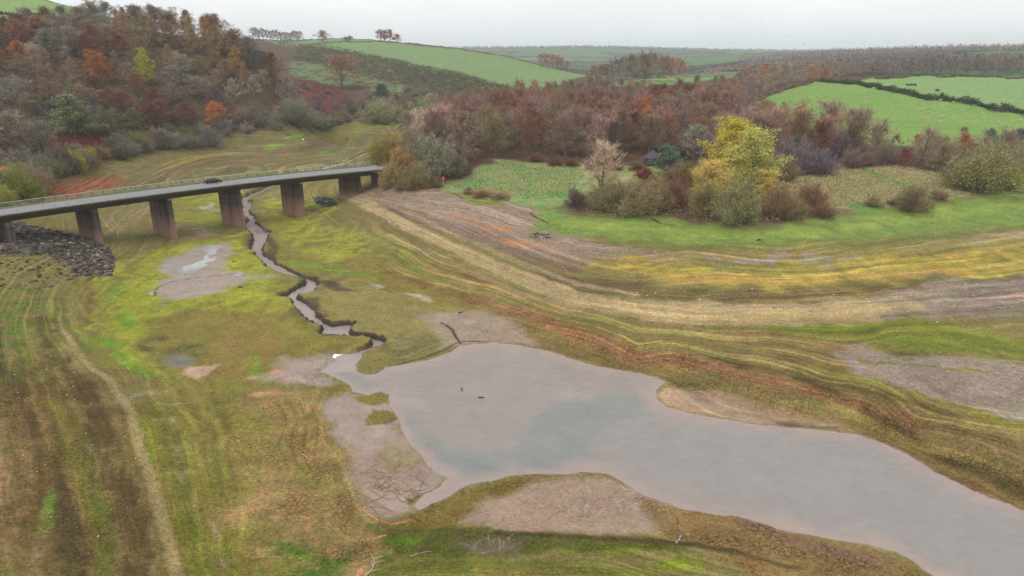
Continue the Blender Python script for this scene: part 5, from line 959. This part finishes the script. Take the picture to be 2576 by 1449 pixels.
mass('far_woodland',[(1250,1250,0),(1460,1150,0),(1740,1350,0),(1500,1500,0),(1250,1600,0)],17,8,40,2.2,((116,112,108),(122,114,108)),65,'scattered far woodland beyond the green hill',hz=1.)
mass('far_woodland',[(1120,3450,0),(1250,3300,0),(1600,3200,0),(1900,3300,0),(2200,3600,0),(2100,3900,0),(1200,3800,0)],34,16,50,4.5,((112,110,112),(118,114,114)),66,'dark wooded ridge on the hazy horizon',hz=.8)
mass('far_woodland',[(1700,1900,0),(2050,1850,0),(2100,2000,0),(1700,2100,0)],20,10,44,2.6,((116,112,108),(122,114,108)),67,'far wood in the middle of the hazy plain',hz=1.)
hp_=hedge_pts[np.random.RandomState(4).permutation(len(hedge_pts))]; sel=[];gr_={}
for q in hp_:
    r_=np.hypot(*q); dmin=max(6,r_*.0045); k=(int(q[0]//dmin),int(q[1]//dmin))
    if k not in gr_: gr_[k]=1; sel.append(q)
sel=np.array(sel)[:12000]; zz_=ground_z(sel[:,0],sel[:,1]); rr2=np.hypot(sel[:,0],sel[:,1])
o=link('far_hedgerows',clumpmesh('far_hedgerows',np.stack([sel[:,0],sel[:,1],zz_],1),np.array([A(c) for c in ((70,76,62),(84,84,70),(66,72,58))])[np.random.RandomState(2).randint(0,3,len(sel))],np.clip(rr2*.0019,1.6,7),14,1.5,.9,71,.3,1.5)); tag(o,'dark hedgerows dividing the far hazy fields',None,None,'stuff')
def hedge(name,pts,h,pal,seed,label,step=1.3,w_=1.1,size=.5,n=64):
    rg=np.random.RandomState(seed); pts=np.array(pts); Lq=np.concatenate([[0],np.cumsum(np.linalg.norm(np.diff(pts,axis=0),axis=1))]); s=np.arange(0,Lq[-1],step); xy=np.stack([np.interp(s,Lq,pts[:,0]),np.interp(s,Lq,pts[:,1])],1)+rg.normal(0,.4,(len(s),2)); xy=np.repeat(xy,2,0)+rg.normal(0,.5,(len(s)*2,2))
    hh=h*(.8+.5*fbm(xy[:,0]/9,xy[:,1]/9,seed,2)); z=ground_z(xy[:,0],xy[:,1]); r=np.maximum(hh*.62,.8)
    P3_=np.stack([xy[:,0],xy[:,1],z+.1*hh],1); me=clumpmesh(name,P3_,np.array([A(c) for c in pal])[rg.randint(0,len(pal),len(xy))],r,n,size,1.25,seed); tag(link(name,me),label,'hedge',None,None)
hedge('field_hedge',[p[:2] for p in G([(2062,206),(2150,212),(2250,232),(2330,248),(2420,262),(2500,276),(2640,300)])],4.8,((46,58,38),(54,64,42),(66,66,50),(42,54,36)),81,'thick dark green hedge between the sheep field and the cattle field',1.6,size=.8)
hedge('field_hedge',[p[:2] for p in G([(1905,252),(1960,232),(2050,206)])],2.6,((112,88,76),(98,80,70)),82,'brown hedge along the left side of the sheep field',1.6,size=.7)
hedge('field_hedge',[p[:2] for p in G([(2200,199),(2300,193),(2420,193),(2640,199)])],2.4,((96,84,72),(84,80,64)),83,'low brown hedge at the top of the cattle field',2.,size=.8)
hedge('field_hedge',[p[:2] for p in G([(-40,34),(60,38),(140,46),(165,52)])],2.4,((72,80,56),(84,88,62)),84,'dark hedge crossing the green field at the top left',2.,size=.8)
hedge('field_hedge',[p[:2] for p in G([(1040,174),(1120,190),(1200,204),(1300,226)])],1.2,((92,96,66),(96,110,72)),85,'thin low hedge along the lower edge of the green hill field',2.,size=.7)
hedge('field_hedge',[p[:2] for p in G([(700,110),(780,112),(880,106),(960,106)])],1.2,((96,96,70),(104,100,74)),86,'thin hedge just below the skyline on the green hill',3.,size=.9)
# ---------------------------------------------------------------- rocks
def rock(rg,c,s,flat=.55):
    V=np.array([(x,y,z) for z in (-1,1) for x,y in ((-1,-1),(1,-1),(1,1),(-1,1))],float)*rg.uniform(.55,1.,(8,3)); a=rg.uniform(0,6.28); ca_,sa=math.cos(a),math.sin(a); V*=np.array([1.4,.8,flat]); V=np.stack([V[:,0]*ca_-V[:,1]*sa,V[:,0]*sa+V[:,1]*ca_,V[:,2]],1)
    t_=rg.uniform(-.35,.35); V[:,2]+=V[:,0]*t_; return V*s+c
RF=np.array([(0,3,2,1),(4,5,6,7),(0,1,5,4),(1,2,6,5),(2,3,7,6),(3,0,4,7)])
RM=leafmat('broken_stone',.45,False)
def rocks(name,polypx,d,s,pal,seed,label,keep=1.,n0=60000):
    poly=np.array([p[:2] for p in G(polypx)]); S=scatter(poly,d,seed,n0); rg=np.random.RandomState(seed); S=S[rg.rand(len(S))<keep*np.clip(.75+.6*fbm(S[:,0]/6,S[:,1]/6,5),0,1)]; z=ground_z(S[:,0],S[:,1]); V=[];F=[];Cc=[]
    for i,(x,y) in enumerate(S):
        sz=s*rg.uniform(.45,1.35); V.append(rock(rg,np.array([x,y,z[i]+sz*.15]),sz)); F.append(RF+i*8); Cc.append(np.tile(A(pal[rg.randint(len(pal))]),(8,1)))
    me=mesh(name,np.concatenate(V),np.concatenate(F),RM); Cc=np.concatenate(Cc)*1.1; ca=me.color_attributes.new('Col','FLOAT_COLOR','POINT'); ca.data.foreach_set('color',np.concatenate([Cc,np.ones((len(Cc),1))],1).astype(np.float32).ravel()); tag(link(name,me),label,None,None,'stuff')
RP_=((98,90,92),(84,78,80),(110,102,102),(124,110,106),(70,66,68),(140,126,118))
rocks('riprap_stones',[(-60,560),(60,562),(150,585),(240,608),(272,625),(288,665),(280,695),(240,700),(190,690),(120,640),(0,640),(-60,640)],.5,.36,RP_,91,'dark broken riprap stones heaped below the left pier')
rocks('riprap_stones',[(-60,640),(100,640),(200,690),(230,705),(150,715),(60,735),(0,740),(-60,740)],1.0,.32,((92,84,84),(110,98,92),(80,74,74),(134,118,108)),92,'scattered grey stones among grass below the bridge',.75)
rocks('riprap_stones',[(788,500),(800,495),(828,498),(850,515),(830,522),(800,515)],.5,.32,((78,92,98),(64,72,70),(96,106,108)),93,'small heap of blue-grey stones on the shore left of the sixth pier')
rocks('shore_gravel',[(870,500),(950,475),(1200,498),(1330,515),(1480,610),(1750,645),(1700,665),(1400,655),(1150,590),(950,530)],.9,.11,((170,152,138),(140,122,112),(120,104,98),(186,172,160)),94,'coarse pinkish gravel spread over the shore right of the bridge',.8)
rocks('shore_gravel',[(900,530),(1100,620),(1400,750),(2000,800),(2640,820),(2640,690),(2100,740),(1500,700),(1100,570)],1.5,.12,((176,160,142),(120,106,90),(200,188,172)),95,'pale pebbles strewn along the strand lines',.6)
rocks('shore_gravel',[(100,760),(330,950),(450,1100),(460,1440),(0,1440),(0,900)],1.5,.07,((186,176,150),(120,104,80),(206,196,176)),96,'small pebbles on the cracked left bank',.5)
# ---------------------------------------------------------------- small things
def gp(u,v): p=G([(u,v)])[0]; return p[0],p[1],float(ground_z(p[0],p[1]))
red=plain('red_plastic',(.62,.035,.02),.35,noise=.05); whitep=M['white']
x,y,z=gp(1115,463); e=bpy.data.objects.new('lifebuoy_station',None); COL.objects.link(e); e.location=(x,y,z-.1); tag(e,'bright red lifebuoy housing on a short white post by the shore','lifebuoy')
m=MB(); m.tube([(0,0,0),(0,0,1.3)],.06,8); m.build('post',whitep,e)
m=MB(); m.tube([(0,.22,1.75),(0,.02,1.75)],.58,24); m.build('housing',red,e,True)
m=MB()
for k in range(24):
    a=2*math.pi*k/24
    for j in range(8): b_=2*math.pi*j/8; rr_=.38+.1*math.cos(b_); m.V.append((rr_*math.cos(a),-.08+.1*math.sin(b_)*1.,1.75+rr_*math.sin(a)))
for k in range(24):
    for j in range(8): a0=k*8+j;a1=k*8+(j+1)%8;c0=((k+1)%24)*8+j;c1=((k+1)%24)*8+(j+1)%8; m.F.append((a0,a1,c1,c0))
m.build('lifebuoy_ring',plain('orange_ring',(.9,.16,.08),.4,noise=.05),e,True)
# shelter
x,y,z=gp(1640,412); e=bpy.data.objects.new('hut',None); COL.objects.link(e); e.location=(x,y,z); e.rotation_euler=(0,0,.3); tag(e,'small dark timber hut with a purple-grey slate pyramid roof','hut')
slate=plain('slate',A((88,76,96)),.6,noise=.2,scale=3.); timber=plain('dark_timber',A((72,54,50)),.9,noise=.3,scale=2.)
m=MB(); n=6; 
for k in range(n): a=2*math.pi*k/n; m.V.append((3.5*math.cos(a),3.5*math.sin(a),2.35))
for k in range(n): a=2*math.pi*k/n; m.V.append((3.5*math.cos(a),3.5*math.sin(a),2.5))
m.V.append((0,0,5.0)); m.F=[tuple(range(n))[::-1]]+[(k,(k+1)%n,n+(k+1)%n,n+k) for k in range(n)]+[(n+k,n+(k+1)%n,2*n) for k in range(n)]; rf=m.build('roof',slate,e)
m=MB(); m.tube([(0,0,4.9),(0,0,5.4)],.09,6); m.build('finial',M['kerb'],rf)
m=MB(); 
for k in range(n):
    a=2*math.pi*k/n;b_=2*math.pi*(k+1)/n; p=np.array([2.8*math.cos(a),2.8*math.sin(a),0]); q=np.array([2.8*math.cos(b_),2.8*math.sin(b_),0]); hh=1.2 if k in (4,5) else 2.34; mid=(p+q)/2; dd=(q-p)/np.linalg.norm(q-p); m.box((mid[0],mid[1],hh/2),(np.linalg.norm(q-p)/2-.06,.06,hh/2),((dd[0],dd[1],0),(-dd[1],dd[0],0),(0,0,1)))
m.build('wall',timber,e)
for k in range(n): a=2*math.pi*k/n; m=MB(); m.tube([(2.85*math.cos(a),2.85*math.sin(a),0),(2.85*math.cos(a),2.85*math.sin(a),2.34)],.09,8); m.build('post',timber,e)
# posts, buoys and drift in and by the water
wood=plain('wet_wood',A((58,48,42)),.8,noise=.3,scale=4.); dry=plain('bleached_wood',A((190,178,156)),.85,noise=.2,scale=4.)
x,y=onz(1162,983,LAKE_Z); m=MB(); m.tube([(0,0,-1.2),(0,0,.45)],[.1,.08],8); m.box((0,0,.47),(.1,.1,.03)); tag(m.build('stake',wood,None,False,(x,y,LAKE_Z)),'dark wooden stake standing in the shallow lake','stake')
x,y=onz(1210,1001,LAKE_Z); m=MB(); m.tube([(-.45,0,.0),(-.2,.05,.1),(.05,-.03,.05),(.4,.03,.12),(.5,.02,.02)],[.04,.09,.07,.08,.03],7); m.tube([(-.15,.05,.08),(-.05,.1,.28)],[.05,.02],6); tag(m.build('snag',wood,None,False,(x,y,LAKE_Z)),'small dark branch snag breaking the lake surface','driftwood')
def branch(name,u,v,L,ang,mat,label,cat='driftwood',forks=3,r=.07,seed=1):
    rg=random.Random(seed); x,y,z=gp(u,v); m=MB(); pts=[]; p=[-L/2,0]; a=0
    for k in range(6): q=(p[0],p[1]); pts.append((q[0],q[1],float(ground_z(x+q[0]*math.cos(ang)-q[1]*math.sin(ang),y+q[0]*math.sin(ang)+q[1]*math.cos(ang)))-z+.1)); a+=rg.uniform(-.35,.35); p=[p[0]+L/5*math.cos(a),p[1]+L/5*math.sin(a)]
    m.tube(pts,[r*(1-.13*k) for k in range(6)],6)
    for k in range(forks): b_=pts[1+k%4]; s=rg.choice((-1,1)); m.tube([b_,(b_[0]+L*.1,b_[1]+s*L*.09,b_[2]+.1),(b_[0]+L*.2,b_[1]+s*L*.2,b_[2]+.06)],[r*.5,r*.35,r*.12],5)
    o=m.build(name,mat,None,False,(x,y,z)); o.rotation_euler=(0,0,ang); tag(o,label,cat)
branch('fallen_branch',776,1151,2.4,-.6,dry,'pale bleached branch lying on the cracked mud left of the lake',forks=2,r=.06,seed=3)
branch('fallen_branch',950,1425,3.6,1.1,dry,'pale forked root lying at the bottom edge of the photo',forks=4,r=.09,seed=5)
branch('fallen_branch',1060,1398,2.2,.1,dry,'thin straight pale branch near the bottom edge',forks=1,r=.04,seed=6)
branch('fallen_branch',640,607,3.,.1,wood,'dark stick lying on mud beside the puddles',forks=1,seed=7); branch('fallen_branch',500,601,3.,.4,dry,'pale stick lying on the flats right of the third pier',forks=1,seed=8)
branch('fallen_branch',1160,786,1.1,.5,wood,'short dark log on the pale mud above the lake',forks=0,r=.12,seed=9); branch('fallen_branch',590,658,.9,.2,wood,'small dark log on the mud beside the puddle',forks=0,r=.14,seed=10); branch('fallen_branch',606,723,1.,.2,wood,'small dark log on the bright moss',forks=0,r=.14,seed=11)
x,y,z=gp(658,580); m=MB(); rg=random.Random(4)
for k in range(22): a=rg.uniform(0,6.28); l=rg.uniform(.8,2.2); c0=np.array([rg.uniform(-1.6,.8),rg.uniform(-.6,.6),rg.uniform(0,.5)]); m.tube([c0,c0+np.array([math.cos(a)*l,math.sin(a)*l*.5,rg.uniform(-.1,.5)])],[.06,.03],5)
m.tube([(.9,0,-.3),(1.0,.1,1.1)],[.2,.16],8); tag(m.build('driftwood_heap',plain('drift_sticks',A((150,120,110)),.85,noise=.4,scale=3.),None,False,(x,y,-.9)),'heap of pinkish sticks jammed round a dark stump in the stream','driftwood')
x,y,z=gp(1250+0,594); 
x,y,z=gp(1358,594); m=MB()
for k in range(40): a=rg.uniform(0,6.28); l=rg.uniform(.8,2.); c0=np.array([rg.uniform(-2,2),rg.uniform(-2,2),rg.uniform(0,.3)]); m.tube([c0,c0+np.array([math.cos(a)*l,math.sin(a)*l,rg.uniform(-.1,.3)])],[.07,.03],5)
tag(m.build('brush_heap',wood,None,False,(x,y,z)),'dark heap of cut branches on the gravel shore','brush heap')
x,y=onz(851,893,-1.57); m=MB(); pts=[(837,896),(842,890),(852,889),(866,891),(858,894),(848,897),(843,902),(838,901)]; pr=[onz(u,v,-1.57) for u,v in pts]; n=len(pr); b_=0
m.V=[(a-x,c-y,0.) for a,c in pr]+[(a-x+(.0),c-y,.1) for a,c in pr]; m.F=[tuple(range(n,2*n))]+[(k,(k+1)%n,n+(k+1)%n,n+k) for k in range(n)]; o=m.build('foam_patch',plain('white_foam',(.85,.86,.88),.6,noise=.04),None,False,(x,y,-1.6)); tag(o,'bright white foam patch caught in the stream bend','foam')
def buoy(u,v,mat,label,r=.45):
    x,y,z=gp(u,v); m=MB(); m.ell((0,0,r*.9),(r,r,r*.95),14,9); o=m.build('buoy',mat,None,True,(x,y,z)); e=MB(); e.tube([(0,0,r*1.7),(0,0,r*2.3)],.08,8); e.build('mooring_ring',M['cap'],o); tag(o,label,'buoy')
buoy(763,354,plain('pale_yellow_buoy',(.75,.68,.4),.5,noise=.05),'stranded pale yellow buoy on the upper flats',.5)
x,y,z=gp(873,352); m=MB(); m.tube([(0,0,0),(0,0,.5),(0,0,1.5)],[.6,.3,.08],8); m.box((0,0,.04),(.7,.7,.04)); tag(m.build('marker_cone',plain('dark_marker',A((70,60,50)),.7),None,False,(x,y,z)),'small dark cone marker on the upper flats right of the buoy','marker')
x,y,z=gp(1910,605); m=MB(); m.tube([(-.6,0,.12),(0,.1,.2),(.5,0,.1)],[.12,.2,.1],7); m.tube([(.2,0,.2),(.6,.3,.35)],[.06,.02],5); tag(m.build('fallen_log',wood,None,False,(x,y,z)),'small dark log on the grassy shore below the poplars','driftwood')
# livestock
wool=plain('wool',A((206,196,172)),.95,noise=.12,scale=3.); blackc=plain('black_coat',(.012,.012,.013),.7,noise=.1); brownc=plain('brown_coat',A((112,62,40)),.8)
def animal(kind,u,v,mat,label,group,rot,L):
    x,y,z=gp(u,v); m=MB(); k=L; hgt=.55 if kind=='sheep' else .62
    rings=[(-.5,.05,.66),(-.47,.19,.66),(-.3,.25,.64),(0,.26,.62),(.25,.23,.64),(.4,.18,.70),(.5,.13,.80),(.6,.10,.88 if kind=='sheep' else .8),(.7,.08,.86 if kind=='sheep' else .7),(.8,.05,.80 if kind=='sheep' else .6)]
    m.tube([(a*k,0,c*k) for a,b_,c in rings],[b_*k for a,b_,c in rings],10)
    for a in (-.36,.28):
        for s in (-.13,.13): m.tube([(a*k,s*k,.5*k),((a+.02)*k,s*k,.25*k),(a*k,s*k,-.02)],[.07*k,.04*k,.035*k],6)
    for s in (-1,1): m.tube([(.66*k,s*.06*k,.92*k if kind=='sheep' else .82*k),(.63*k,s*.17*k,.92*k if kind=='sheep' else .84*k)],[.03*k,.012*k],5)
    m.tube([(-.5*k,0,.72*k),(-.56*k,0,.5*k if kind=='sheep' else .3*k)],[.035*k,.02*k],5)
    o=m.build(kind,mat,None,True,(x,y,z)); o.rotation_euler=(0,0,rot); tag(o,label,kind if kind!='cow' else 'cow',group)
SH=((2015,257,'leftmost white sheep of the field, near its left corner'),(2039,255,'white sheep just right of the leftmost sheep'),(2113,262,'white sheep alone above the young plantation trees'),(2179,245,'lower of two white sheep below the hedge middle'),(2161,238,'white sheep up-left of its nearest neighbour below the hedge'),(2176,230,'white sheep close under the left part of the hedge'),(2172,221,'white sheep nearest the top corner of the field'),(2197,224,'white sheep beside the foot of the hedge, near the top corner'),(2270,236,'white sheep by the hedge right of the brown animal'),
    (2366,256,'white sheep right above the end of the straw strip'),(2397,262,'white sheep close to the hedge right of the straw strip'),(2318,277,'white sheep left below the straw strip'),(2334,285,'white sheep in mid-field below the straw strip'),(2368,294,'left sheep of the close pair in mid-field'),(2376,294,'right sheep of the close pair in mid-field'),(2332,305,'lowest-left white sheep of the mid-field group'),(2366,310,'white sheep below the close pair'),(2470,290,'white sheep alone in the right part of the field'),(2509,310,'white sheep in the lower right of the field'),(2564,311,'white sheep at the right edge of the photo'))
for i,(u,v,l) in enumerate(SH): animal('sheep',u,v,wool,l,'sheep in the bright field',rp_.uniform(-.5,.5)+(math.pi if i%3==0 else 0),1.25)
animal('sheep',2250,236,brownc,'brown sheep standing against the hedge',None,1.2,1.2)
for u,v,l in ((2283,217,'left cow of the black trio in the upper field'),(2292,218,'middle cow of the black trio in the upper field'),(2301,219,'right cow of the black trio in the upper field'),(2357,233,'single black cow beside the dark hedge')): animal('cow',u,v,blackc,l,'black cattle',rp_.uniform(-.6,.6)+math.pi,2.1)
bird=plain('dark_feathers',(.03,.03,.035),.8)
for (u,v),l in zip(((1918,58),(1930,94),(1977,92),(1982,115),(2021,110)),('highest bird of the five in the sky','bird low on the left of the flock','bird in the middle of the flock','lowest bird of the flock','rightmost bird of the flock')):
    x,y,z=ond(u,v,330); m=MB(); m.tube([(-.22,0,0),(-.1,0,0),(.1,0,.01),(.2,0,.02),(.28,0,.01)],[.02,.06,.06,.035,.01],7); b_=len(m.V)
    for s in (-1,1):
        b_=len(m.V); m.V+=[(.1,s*.04,.02),(-.1,s*.04,.02),(-.08,s*.3,.14),(.06,s*.3,.15),(-.12,s*.55,.08),(.1,s*.04,.0),(-.1,s*.04,.0),(-.08,s*.3,.12),(.06,s*.3,.13)]; m.F+=[(b_,b_+3,b_+2,b_+1),(b_+3,b_+4,b_+2),(b_+5,b_+6,b_+7,b_+8),(b_+8,b_+7,b_+4)]
    o=m.build('bird',bird,None,False,(x,y,z)); o.rotation_euler=(0,0,rp_.uniform(0,3)); tag(o,'dark '+l,'bird','birds over the fields')
